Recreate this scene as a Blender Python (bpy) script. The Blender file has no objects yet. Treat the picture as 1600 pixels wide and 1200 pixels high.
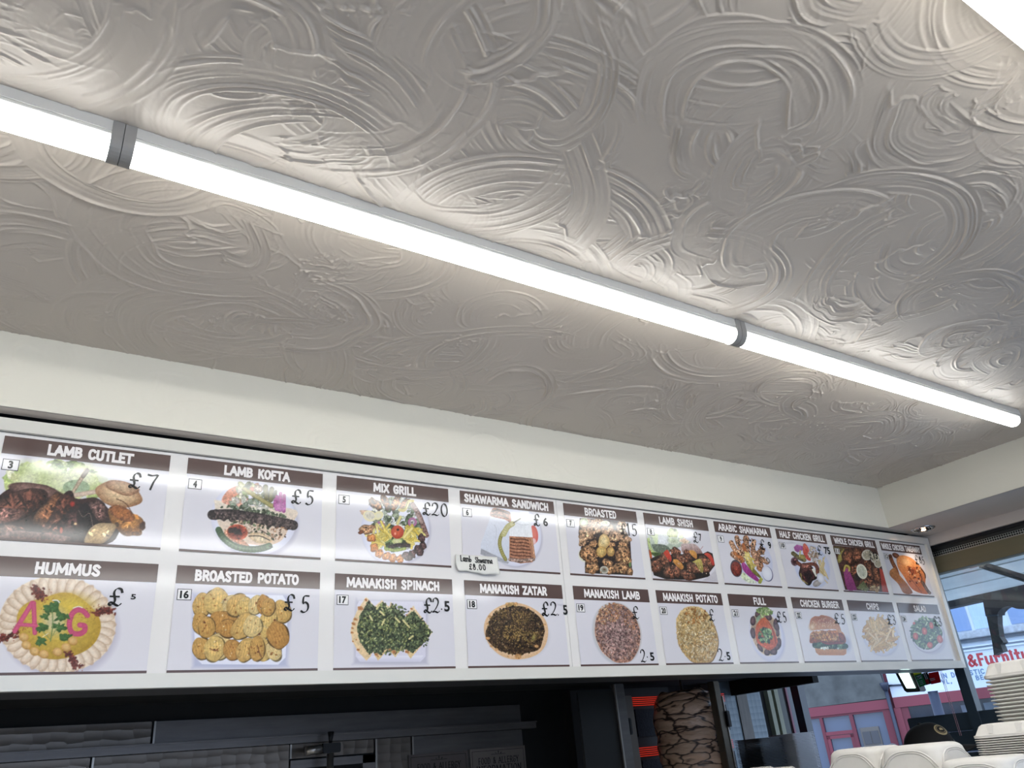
import bpy, bmesh, math, random
import numpy as np
from mathutils import Vector, Matrix, Quaternion
random.seed(7)
SC = bpy.context.scene
COL = SC.collection
PI = math.pi

# ------------------------------------------------------------------ camera, sky, exposure
ZC = 1.7                                   # eye height of the photographer
F_PX = 1238.4
_a, _b, _c = [math.radians(v) for v in (35.812, 25.793, -5.524)]
FW = Vector((math.sin(_a)*math.cos(_b), math.cos(_a)*math.cos(_b), math.sin(_b)))
_rt = Vector((math.cos(_a), -math.sin(_a), 0))
_up = _rt.cross(FW)
RT = _rt*math.cos(_c) + _up*math.sin(_c)
UP = -_rt*math.sin(_c) + _up*math.cos(_c)
cam = bpy.data.cameras.new('camera'); cam.sensor_width = 36; cam.lens = F_PX/1600*36
cam.clip_start = 0.02; cam.clip_end = 300
cam_o = bpy.data.objects.new('camera', cam); COL.objects.link(cam_o)
cam_o.matrix_world = Matrix((( RT.x, UP.x, -FW.x, 0), (RT.y, UP.y, -FW.y, 0), (RT.z, UP.z, -FW.z, ZC), (0, 0, 0, 1)))
SC.camera = cam_o
SC.view_settings.view_transform = 'Standard'
SC.view_settings.look = 'None'
SC.view_settings.gamma = 1
SC.view_settings.use_curve_mapping = False
SC.view_settings.exposure = 1.05

world = bpy.data.worlds.new('overcast sky'); SC.world = world; world.use_nodes = True
wn = world.node_tree.nodes; wl = world.node_tree.links
bg = wn['Background']; bg.inputs['Strength'].default_value = 1.4
tc = wn.new('ShaderNodeTexCoord'); gr = wn.new('ShaderNodeSeparateXYZ'); rp = wn.new('ShaderNodeValToRGB')
wl.new(tc.outputs['Generated'], gr.inputs[0]); wl.new(gr.outputs['Z'], rp.inputs[0]); wl.new(rp.outputs[0], bg.inputs['Color'])
rp.color_ramp.elements[0].color = (.62, .76, 1.0, 1); rp.color_ramp.elements[1].color = (.50, .68, 1.0, 1)

def ray(x, y): return FW*F_PX + RT*(x-800) - UP*(y-600)
def aty(x, y, Y): d = ray(x, y); p = d*(Y/d.y); return Vector((p.x, p.y, p.z+ZC))
def atx(x, y, X): d = ray(x, y); p = d*(X/d.x); return Vector((p.x, p.y, p.z+ZC))
def atz(x, y, Z): d = ray(x, y); p = d*((Z-ZC)/d.z); return Vector((p.x, p.y, Z))
def atr(x, y, r): d = ray(x, y); p = d*(r/math.hypot(d.x, d.y)); return Vector((p.x, p.y, p.z+ZC))

# ------------------------------------------------------------------ materials
def lin(c):
    o = []
    for v in c[:3]:
        v = v/255.0
        o.append(v/12.92 if v <= .04045 else ((v+.055)/1.055)**2.4)
    return o
MATS = {}
def mat(name, rgb, rough=.6, metal=0.0, noise=None, bump=None, coat=0.0, spec=.5, stretch=(1,1,1), emis=None, aniso=0, attr=None, grad=None):
    """procedural principled material; noise=(scale, amount) tints, bump=(scale, strength, distance)"""
    if name in MATS: return MATS[name]
    m = bpy.data.materials.new(name); m.use_nodes = True
    nt = m.node_tree; n = nt.nodes; l = nt.links; p = n['Principled BSDF']
    c = lin(rgb) + [1]
    p.inputs['Base Color'].default_value = c
    p.inputs['Roughness'].default_value = rough; p.inputs['Metallic'].default_value = metal
    p.inputs['Specular IOR Level'].default_value = spec
    p.inputs['Coat Weight'].default_value = coat; p.inputs['Coat Roughness'].default_value = .10
    if aniso: p.inputs['Anisotropic'].default_value = aniso
    t = n.new('ShaderNodeTexCoord'); mp = n.new('ShaderNodeMapping'); l.new(t.outputs['Object'], mp.inputs[0]); mp.inputs['Scale'].default_value = stretch
    if noise:
        tx = n.new('ShaderNodeTexNoise'); tx.inputs['Scale'].default_value = noise[0]; tx.inputs['Detail'].default_value = 6
        l.new(mp.outputs[0], tx.inputs['Vector'])
        mr = n.new('ShaderNodeMapRange'); mr.inputs[1].default_value = .3; mr.inputs[2].default_value = .7
        mr.inputs[3].default_value = 1-noise[1]; mr.inputs[4].default_value = 1+noise[1]*.6
        l.new(tx.outputs[0], mr.inputs[0])
        mx = n.new('ShaderNodeVectorMath'); mx.operation = 'SCALE'; mx.inputs[0].default_value = c[:3]
        l.new(mr.outputs[0], mx.inputs['Scale']); l.new(mx.outputs[0], p.inputs['Base Color'])
    if attr:
        at = n.new('ShaderNodeAttribute'); at.attribute_name = attr; l.new(at.outputs['Color'], p.inputs['Base Color'])
    if bump:
        tb = n.new('ShaderNodeTexNoise'); tb.inputs['Scale'].default_value = bump[0]; tb.inputs['Detail'].default_value = 5
        l.new(mp.outputs[0], tb.inputs['Vector'])
        bp = n.new('ShaderNodeBump'); bp.inputs['Strength'].default_value = bump[1]; bp.inputs['Distance'].default_value = bump[2]
        l.new(tb.outputs[0], bp.inputs['Height']); l.new(bp.outputs[0], p.inputs['Normal'])
    if emis:
        p.inputs['Emission Color'].default_value = lin(emis[0]) + [1]; p.inputs['Emission Strength'].default_value = emis[1]
    MATS[name] = m
    return m

# ------------------------------------------------------------------ mesh helpers
def tag(o, label=None, cat=None, group=None, kind=None):
    if label: o['label'] = label
    if cat: o['category'] = cat
    if group: o['group'] = group
    if kind: o['kind'] = kind
    return o
def empty(name, loc=(0, 0, 0), rot=(0, 0, 0), **k):
    o = bpy.data.objects.new(name, None); COL.objects.link(o); o.location = loc; o.rotation_euler = rot
    o.empty_display_size = .05
    return tag(o, **k)
def link(name, me, m, parent=None, smooth=False, **k):
    o = bpy.data.objects.new(name, me); COL.objects.link(o)
    for mm in (m if isinstance(m, (list, tuple)) else [m]): me.materials.append(mm)
    if parent: o.parent = parent
    if smooth:
        me.polygons.foreach_set('use_smooth', [True]*len(me.polygons)); me.update()
    return tag(o, **k)
class MB:
    def __init__(s): s.v = []; s.f = []; s.mi = []; s.M = Matrix.Identity(4); s.cur = 0
    def add(s, vs, fs):
        b = len(s.v); s.v += [tuple(s.M @ Vector(v)) for v in vs]
        for f in fs: s.f.append([b+i for i in f]); s.mi.append(s.cur)
        return s
    def box(s, x0, x1, y0, y1, z0, z1):
        x0, x1 = sorted((x0, x1)); y0, y1 = sorted((y0, y1)); z0, z1 = sorted((z0, z1))
        return s.add([(x0,y0,z0),(x1,y0,z0),(x1,y1,z0),(x0,y1,z0),(x0,y0,z1),(x1,y0,z1),(x1,y1,z1),(x0,y1,z1)],
                     [(0,3,2,1),(4,5,6,7),(0,1,5,4),(1,2,6,5),(2,3,7,6),(3,0,4,7)])
    def hexa(s, b, t):            # four bottom and four top points, same winding (counter-clockwise from above)
        return s.add(list(b)+list(t), [(0,3,2,1),(4,5,6,7),(0,1,5,4),(1,2,6,5),(2,3,7,6),(3,0,4,7)])
    def prism(s, pts, d):         # planar polygon extruded by vector d
        n = len(pts); d = Vector(d); top = [tuple(Vector(p)+d) for p in pts]
        return s.add([tuple(p) for p in pts]+top, [tuple(range(n))[::-1], tuple(range(n, 2*n))]+[(i, (i+1) % n, n+(i+1) % n, n+i) for i in range(n)])
    def bar(s, p, q, w, h=None, up=(0, 0, 1)):
        p = Vector(p); q = Vector(q); d = (q-p).normalized(); u = Vector(up)
        if abs(d.dot(u)) > .98: u = Vector((1, 0, 0))
        a = d.cross(u).normalized()*(w/2); b = a.cross(d).normalized()*((h or w)/2)
        return s.hexa([p-a-b, p+a-b, q+a-b, q-a-b], [p-a+b, p+a+b, q+a+b, q-a+b])
    def tube(s, pts, r, n=12, cap=True):
        pts = [Vector(p) for p in pts]; N = len(pts); rr = r if isinstance(r, (list, tuple)) else [r]*N
        vs = []; a = None
        for i in range(N):
            d = (pts[min(i+1, N-1)]-pts[max(i-1, 0)]).normalized()
            if a is None: a = d.cross(Vector((0, 0, 1)) if abs(d.z) < .9 else Vector((1, 0, 0))).normalized()
            else: a = (a - d*a.dot(d)).normalized()
            b = d.cross(a)
            for k in range(n):
                t = 2*PI*k/n; vs.append(pts[i]+a*math.cos(t)*rr[i]+b*math.sin(t)*rr[i])
        fs = [(i*n+k, i*n+(k+1) % n, (i+1)*n+(k+1) % n, (i+1)*n+k) for i in range(N-1) for k in range(n)]
        if cap: fs += [tuple(range(n))[::-1], tuple(range((N-1)*n, N*n))]
        return s.add(vs, fs)
    def lathe(s, prof, c=(0, 0, 0), n=32, sx=1, sy=1, cap=True):
        vs = [(c[0]+r*sx*math.cos(2*PI*k/n), c[1]+r*sy*math.sin(2*PI*k/n), c[2]+z) for r, z in prof for k in range(n)]
        N = len(prof)
        fs = [(i*n+k, i*n+(k+1) % n, (i+1)*n+(k+1) % n, (i+1)*n+k) for i in range(N-1) for k in range(n)]
        if cap: fs += [tuple(range(n))[::-1], tuple(range((N-1)*n, N*n))]
        return s.add(vs, fs)
    def rbox(s, rings, n=5):      # stacked rounded rectangles: (cx, cy, z, half_x, half_y, corner radius)
        vs = []
        for cx, cy, z, hx, hy, r in rings:
            for q, (sx, sy) in enumerate(((1, 1), (-1, 1), (-1, -1), (1, -1))):
                for k in range(n+1):
                    t = q*PI/2+k*PI/2/n; vs.append((cx+sx*(hx-r)+r*math.cos(t), cy+sy*(hy-r)+r*math.sin(t), z))
        N = 4*(n+1); R = len(rings)
        fs = [(i*N+k, i*N+(k+1) % N, (i+1)*N+(k+1) % N, (i+1)*N+k) for i in range(R-1) for k in range(N)]
        fs += [tuple(range(N))[::-1], tuple(range((R-1)*N, R*N))]
        return s.add(vs, fs)
    def mesh(s, name, bevel=0):
        me = bpy.data.meshes.new(name); me.from_pydata(s.v, [], s.f)
        me.polygons.foreach_set('material_index', s.mi); me.update()
        if bevel:
            bm = bmesh.new(); bm.from_mesh(me)
            bmesh.ops.bevel(bm, geom=bm.edges[:], offset=bevel, segments=2, affect='EDGES', clamp_overlap=True)
            bm.to_mesh(me); bm.free()
        return me
    def build(s, name, m, parent=None, smooth=False, bevel=0, **k):
        return link(name, s.mesh(name, bevel), m, parent, smooth, **k)
def smooth_by_angle(o, deg=35):
    me = o.data; bm = bmesh.new(); bm.from_mesh(me)
    for f in bm.faces: f.smooth = True
    for e in bm.edges:
        if len(e.link_faces) != 2 or e.calc_face_angle(0) > math.radians(deg): e.smooth = False
    bm.to_mesh(me); bm.free(); return o
def grid_mesh(name, P, cols=None):
    """P: (rows, cols, 3) array of points -> mesh, optional point colours (rows, cols, 3) linear"""
    h, w = P.shape[:2]; me = bpy.data.meshes.new(name)
    idx = np.arange(h*w, dtype=np.int32).reshape(h, w)
    q = np.stack([idx[:-1, :-1], idx[:-1, 1:], idx[1:, 1:], idx[1:, :-1]], -1).reshape(-1, 4)
    me.vertices.add(h*w); me.vertices.foreach_set('co', P.astype(np.float32).ravel())
    me.loops.add(q.size); me.loops.foreach_set('vertex_index', q.ravel())
    me.polygons.add(len(q)); me.polygons.foreach_set('loop_start', np.arange(0, q.size, 4, dtype=np.int32))
    me.polygons.foreach_set('loop_total', np.full(len(q), 4, dtype=np.int32))
    me.update(calc_edges=True)
    if cols is not None:
        a = me.color_attributes.new('print', 'FLOAT_COLOR', 'POINT')
        c = np.ones((h*w, 4), np.float32); c[:, :3] = cols.reshape(-1, 3); a.data.foreach_set('color', c.ravel())
    return me
def text_mesh(txt, x0, x1, z0, z1, bold=.02, place=None):
    """lettering fitted into a box; place(x, z) -> point"""
    cu = bpy.data.curves.new('lettering', 'FONT'); cu.body = txt; cu.size = 1; cu.offset = bold; cu.resolution_u = 3
    o = bpy.data.objects.new('lettering', cu); COL.objects.link(o)
    dg = bpy.context.evaluated_depsgraph_get(); me = bpy.data.meshes.new_from_object(o.evaluated_get(dg))
    bpy.data.objects.remove(o); bpy.data.curves.remove(cu)
    n = len(me.vertices); co = np.zeros(n*3, np.float32); me.vertices.foreach_get('co', co); co = co.reshape(-1, 3)
    a = co[:, 0].min(); b = co[:, 0].max(); c = co[:, 1].min(); d = co[:, 1].max()
    X = x0+(co[:, 0]-a)/(b-a)*(x1-x0); Z = z0+(co[:, 1]-c)/(d-c)*(z1-z0)
    for i, v in enumerate(me.vertices): v.co = place(float(X[i]), float(Z[i]))
    me.materials.clear(); me.update(); return me
# pen-drawn glyphs: polylines in a unit box
def _oval(cx, cy, rx, ry, a0=90, a1=450, n=20):
    return [(cx+rx*math.cos(math.radians(a0+(a1-a0)*i/n)), cy+ry*math.sin(math.radians(a0+(a1-a0)*i/n))) for i in range(n+1)]
GLYPH = {
 '£': [[(.95,.80),(.86,.95),(.62,1),(.42,.9),(.35,.72),(.42,.5),(.48,.3),(.40,.12),(.2,.02),(.05,.08),(.12,.18),(.35,.14),(.6,.03),(.8,0),(.98,.12)], [(.1,.52),(.75,.52)]],
 '0': [_oval(.5, .5, .42, .5)], 'O': [_oval(.5, .5, .46, .5)], 'o': [_oval(.5, .32, .42, .32)],
 '1': [[(.3,.86),(.55,1),(.55,0)]],
 '2': [[(.1,.76),(.2,.94),(.48,1),(.76,.9),(.82,.7),(.66,.46),(.36,.2),(.05,.03),(.35,.06),(.72,0),(.98,.1)]],
 '3': [[(.12,.85),(.35,1),(.7,.95),(.82,.77),(.65,.57),(.4,.52),(.72,.46),(.88,.27),(.7,.07),(.35,0),(.08,.1)]],
 '5': [[(.92,1),(.36,.97),(.26,.58),(.52,.62),(.82,.5),(.88,.28),(.68,.07),(.32,0),(.08,.06)]],
 '6': [[(.8,1),(.45,.8),(.2,.45),(.2,.2),(.45,0),(.75,.08),(.85,.3),(.65,.5),(.35,.46),(.2,.28)]],
 '7': [[(.05,.96),(.4,.93),(.95,.97),(.62,.5),(.38,0)]],
 '8': [_oval(.5, .76, .3, .24)+_oval(.5, .26, .4, .27, 90, -270)],
 '9': [[(.85,.7),(.65,.5),(.3,.55),(.15,.78),(.35,.98),(.7,.97),(.86,.72),(.75,.3),(.4,0)]],
 '.': [[(.4,.0),(.6,.04)]],
 'F': [[(.15,0),(.15,1),(.9,1)], [(.15,.52),(.7,.52)]], 'D': [[(.15,0),(.15,1),(.45,1),(.70,.95),(.86,.80),(.92,.5),(.86,.2),(.70,.05),(.45,0),(.15,0)]],
 'A': [[(0,0),(.5,1),(1,0)], [(.2,.35),(.8,.35)]], 'L': [[(.15,1),(.15,0),(.9,0)]], 'E': [[(.9,1),(.15,1),(.15,0),(.9,0)], [(.15,.52),(.75,.52)]],
 'R': [[(.15,0),(.15,1),(.52,1),(.76,.95),(.87,.83),(.87,.66),(.76,.52),(.52,.47),(.15,.47)], [(.52,.47),(.93,0)]], 'G': [[(.9,.82),(.6,1),(.25,.9),(.08,.5),(.25,.1),(.6,0),(.9,.12),(.9,.3),(.9,.46),(.6,.46)]],
 'Y': [[(0,1),(.5,.5),(1,1)], [(.5,.5),(.5,0)]], 'I': [[(.5,0),(.5,1)]], 'N': [[(.1,0),(.1,1),(.9,0),(.9,1)]], 'M': [[(.05,0),(.1,1),(.5,.2),(.9,1),(.95,0)]],
 'T': [[(0,1),(1,1)], [(.5,1),(.5,0)]], '&': [[(.95,.05),(.3,.7),(.28,.9),(.48,1),(.66,.88),(.6,.7),(.2,.42),(.1,.2),(.3,0),(.6,.06),(.85,.35),(.95,.5)]],
 'S': [[(.85,.85),(.6,1),(.25,.95),(.15,.75),(.5,.52),(.85,.3),(.75,.05),(.4,0),(.1,.15)]], 'C': [[(.9,.85),(.6,1),(.2,.9),(.06,.5),(.2,.1),(.6,0),(.9,.15)]],
 'U': [[(.1,1),(.1,.2),(.4,0),(.75,.05),(.9,.3),(.9,1)]], 'V': [[(.05,1),(.5,0),(.95,1)]], 'B': [[(.15,0),(.15,1),(.5,1),(.74,.95),(.83,.83),(.83,.69),(.74,.57),(.5,.53),(.15,.53)], [(.5,.53),(.78,.47),(.9,.36),(.9,.17),(.78,.05),(.5,0),(.15,0)]],
 'u': [[(.1,.66),(.12,.15),(.35,0),(.65,.1),(.85,.66)], [(.85,.66),(.85,.1),(1,0)]], 'r': [[(.2,.66),(.3,.5),(.3,0)], [(.3,.45),(.6,.66),(.9,.6)]],
 'n': [[(.1,.6),(.22,.6),(.22,0)], [(.22,.45),(.55,.66),(.8,.5),(.8,0)]], 'i': [[(.4,.66),(.5,.6),(.5,.05),(.7,0)], [(.45,.9),(.55,.86)]], 't': [[(.45,.95),(.45,.15),(.65,0),(.85,.1)], [(.15,.66),(.8,.66)]],
 'a': [[(.8,.6),(.5,.66),(.15,.4),(.25,.05),(.6,.1),(.8,.55),(.8,.1),(.95,0)]], 'm': [[(.05,.6),(.1,0)], [(.08,.45),(.3,.62),(.45,.5),(.45,0)], [(.45,.45),(.7,.62),(.88,.45),(.95,0)]],
 'b': [[(.15,1),(.2,.05),(.6,0),(.85,.25),(.6,.45),(.25,.3)]], 'h': [[(.15,1),(.18,0)], [(.18,.4),(.5,.6),(.8,.4),(.82,0)]], 'w': [[(.05,.6),(.25,.02),(.5,.5),(.72,.02),(.95,.6)]],
 'e': [[(.15,.36),(.85,.36),(.7,.62),(.35,.64),(.12,.35),(.3,.04),(.65,0),(.9,.15)]],
 'K': [[(.15,0),(.15,1)], [(.88,1),(.2,.42)], [(.42,.60),(.92,0)]], 'X': [[(.05,1),(.95,0)], [(.95,1),(.05,0)]], 'H': [[(.12,0),(.12,1)], [(.88,0),(.88,1)], [(.12,.5),(.88,.5)]],
 'W': [[(.0,1),(.25,0),(.5,.85),(.75,0),(1,1)]], 'P': [[(.15,0),(.15,1),(.52,1),(.76,.95),(.88,.83),(.88,.63),(.76,.48),(.52,.43),(.15,.43)]], 'Z': [[(.08,1),(.92,1),(.08,0),(.95,0)]],
 's': [[(.85,.55),(.5,.66),(.2,.52),(.5,.33),(.82,.16),(.5,0),(.12,.1)]], '-': [[(.1,.4),(.9,.4)]], ',': [[(.5,.08),(.35,-.15)]], '✓': [[(.05,.5),(.35,.1),(.95,.95)]],
}
def _catmull(p, n=5):
    if len(p) < 3: return p
    o = []
    for i in range(len(p)-1):
        a = p[max(i-1, 0)]; b = p[i]; c = p[i+1]; d = p[min(i+2, len(p)-1)]
        for k in range(n):
            t = k/n
            o.append(tuple(.5*((2*b[j])+(-a[j]+c[j])*t+(2*a[j]-5*b[j]+4*c[j]-d[j])*t*t+(-a[j]+3*b[j]-3*c[j]+d[j])*t**3) for j in (0, 1)))
    o.append(p[-1]); return o
_pen_n = [0]
def pen(mb, ch, x0, x1, z0, z1, w, place, nib=35, thin=.35, smooth=True, serif=0):
    """one glyph as flat ribbons; every ribbon lies a hair above the one before"""
    nx, nz = math.cos(math.radians(nib)), math.sin(math.radians(nib))
    d_ = (x1-x0)*.1; o = Vector(place((x0+x1)/2, (z0+z1)/2)); nn = (Vector(place((x0+x1)/2+d_, (z0+z1)/2))-o).cross(Vector(place((x0+x1)/2, (z0+z1)/2+d_))-o).normalized()
    def P3(u, v, lift): return tuple(Vector(place(u, v))+nn*lift)
    lift = 0.0
    for st in GLYPH[ch]:
        sm = smooth and ch not in 'FEALTINMYVKXHWZDRBP'
        p = [(x0+u*(x1-x0), z0+v*(z1-z0)) for u, v in (_catmull(st) if sm else st)]
        p = [q for k, q in enumerate(p) if k == 0 or math.dist(q, p[k-1]) > 1e-7]
        runs = [[p[0]]]                      # split at sharp corners
        for k in range(1, len(p)):
            runs[-1].append(p[k])
            if k < len(p)-1:
                a1 = math.atan2(p[k][1]-p[k-1][1], p[k][0]-p[k-1][0]); a2 = math.atan2(p[k+1][1]-p[k][1], p[k+1][0]-p[k][0])
                if abs((a2-a1+PI) % (2*PI)-PI) > .95: runs.append([p[k]])
        closed = len(runs) == 1 and math.dist(p[0], p[-1]) < 1e-6
        for ri, r in enumerate(runs):
            if len(r) < 2: continue
            lift += .00012; N = len(r); vs = []
            for k in range(N):
                if closed: q0, q1 = r[k-1 if k else N-2], r[k+1 if k < N-1 else 1]
                else: q0, q1 = r[max(k-1, 0)], r[min(k+1, N-1)]
                L = math.dist(q0, q1) or 1e-9; tx, tz = (q1[0]-q0[0])/L, (q1[1]-q0[1])/L
                h = w/2*(thin+(1-thin)*abs(tx*nz-tz*nx)); e = 0
                if not closed and k == 0: e = -h*.9 if (ri > 0 or serif == 0) else 0
                if not closed and k == N-1: e = h*.9 if (ri < len(runs)-1 or serif == 0) else 0
                if not sm and ((k == 0 and ri == 0) or (k == N-1 and ri == len(runs)-1)): e *= 1.1
                x, z = r[k][0]+tx*e, r[k][1]+tz*e
                vs += [P3(x+tz*h, z-tx*h, lift), P3(x-tz*h, z+tx*h, lift)]
            mb.add(vs, [(2*k, 2*k+2, 2*k+3, 2*k+1) for k in range(N-1)])
        if serif:
            for (a, b) in (p[0], p[-1]):
                lift += .00012
                mb.add([P3(a-serif, b-w*.2, lift), P3(a+serif, b-w*.2, lift), P3(a+serif, b+w*.2, lift), P3(a-serif, b+w*.2, lift)], [(0, 1, 2, 3)])
def pen_word(mb, txt, x0, x1, z0, z1, w, place, gap=.25, **k):
    wid = {'I': .3, 'L': .74, 'E': .78, 'F': .74, 'S': .85, 'W': 1.35, 'A': 1.0, 'i': .4, '.': .3, ',': .3, ' ': .6, '1': .6, 'm': 1.3, 'M': 1.25, 'w': 1.2, 't': .7, 'r': .75}
    ws = [wid.get(c, .9) for c in txt]; tot = sum(ws)+gap*(len(txt)-1); u = (x1-x0)/tot; x = x0
    for c, q in zip(txt, ws):
        if c != ' ': pen(mb, c, x, x+q*u, z0, z1, w, place, **k)
        x += (q+gap)*u
# ------------------------------------------------------------------ lights: LED battens on the ceiling
H = ZC+1.0                                 # ceiling height
M_white_plastic = mat('white lamp plastic', (205, 203, 198), .45)
M_cap = mat('grey lamp end cap', (150, 147, 143), .5)
def lamp_mat():
    m = mat('lit opal diffuser', (240, 244, 245), .4, emis=((248, 249, 246), 1.0))
    n = m.node_tree.nodes; l = m.node_tree.links; p = n['Principled BSDF']      # LED strip behind the opal: brightest at the bottom, fading up the sides
    t = n.new('ShaderNodeTexCoord'); s = n.new('ShaderNodeSeparateXYZ'); l.new(t.outputs['Object'], s.inputs[0])
    r = n.new('ShaderNodeMapRange'); r.interpolation_type = 'SMOOTHSTEP'; r.inputs[1].default_value = -.0285; r.inputs[2].default_value = -.0520; r.inputs[3].default_value = .42; r.inputs[4].default_value = 13.3
    l.new(s.outputs['Z'], r.inputs[0]); l.new(r.outputs[0], p.inputs['Emission Strength'])
    return m
M_opal = lamp_mat()
def batten(x0, x1, yc, label, ends=(True, True), w=.05, ch=.028):
    t = empty('ceiling_light', ((x0+x1)/2, yc, H))
    tag(t, label, 'ceiling light', 'linear ceiling lights')
    hx = (x1-x0)/2; zb = -ch
    m = MB(); m.box(-hx, hx, -w/2, w/2, zb+.007, 0)
    m.box(-hx, hx, -w/2+.0012, w/2-.0012, zb, zb+.0064); m.build('channel', M_white_plastic, t)
    # half-round opal cover
    n = 14; prof = [(math.cos(PI*k/n)*w/2*.97, zb-.031*math.sin(PI*k/n)**.85 if 0 < k < n else zb) for k in range(n+1)]
    a0, a1 = -hx+(.014 if ends[0] else 0), hx-(.014 if ends[1] else 0)
    xs = [a0, a1]; sc = [1, 1]
    if not ends[1]: xs = [a0, a1-.022, a1-.010, a1-.003, a1]; sc = [1, 1, .9, .66, .3]
    vs = [(x, y*(.5+.5*s), zb+(z-zb)*s) for x, s in zip(xs, sc) for y, z in prof]; N = n+1
    fs = [(i*N+k, (i+1)*N+k, (i+1)*N+k+1, i*N+k+1) for i in range(len(xs)-1) for k in range(n)]
    fs += [tuple(range(N)), tuple(range((len(xs)-1)*N, len(xs)*N))[::-1]]
    MB().add(vs, fs).build('diffuser', M_opal, t, True)
    for s, e in ((-1, ends[0]), (1, ends[1])):
        if not e: continue
        c = MB(); xa, xb = (hx-.0175)*s, hx*s
        q = [(math.cos(PI*k/n)*(w/2+.0018), zb-.0335*math.sin(PI*k/n)**.85) for k in range(n+1)]
        pts = [(xa, -w/2-.0018, -.001)]+[(xa, y, z) for y, z in q[::-1]]+[(xa, w/2+.0018, -.001)]
        c.prism(pts, (xb-xa, 0, 0)); c.build('end_cap', M_cap, t)
    return t
batten(-1.40, .0828, 1.145, 'white LED batten at the left edge, lit, joining the long lit batten')
batten(.0838, 1.5562, 1.145, 'long lit white LED batten between its two grey end-cap joints')
batten(1.5578, 3.035, 1.145, 'right lit LED batten of the row with a free rounded end', ends=(True, False))
batten(-1.1, .40, .236, 'lit batten of the second row, left part overhead')
batten(-1.1, 3.0, -.68, 'added lit batten row behind the photographer, unseen, for more light')  # unseen row, added to brighten the board and plaster
batten(.41, 1.91, .236, 'lit LED batten cut by the top right corner of the photo')

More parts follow.
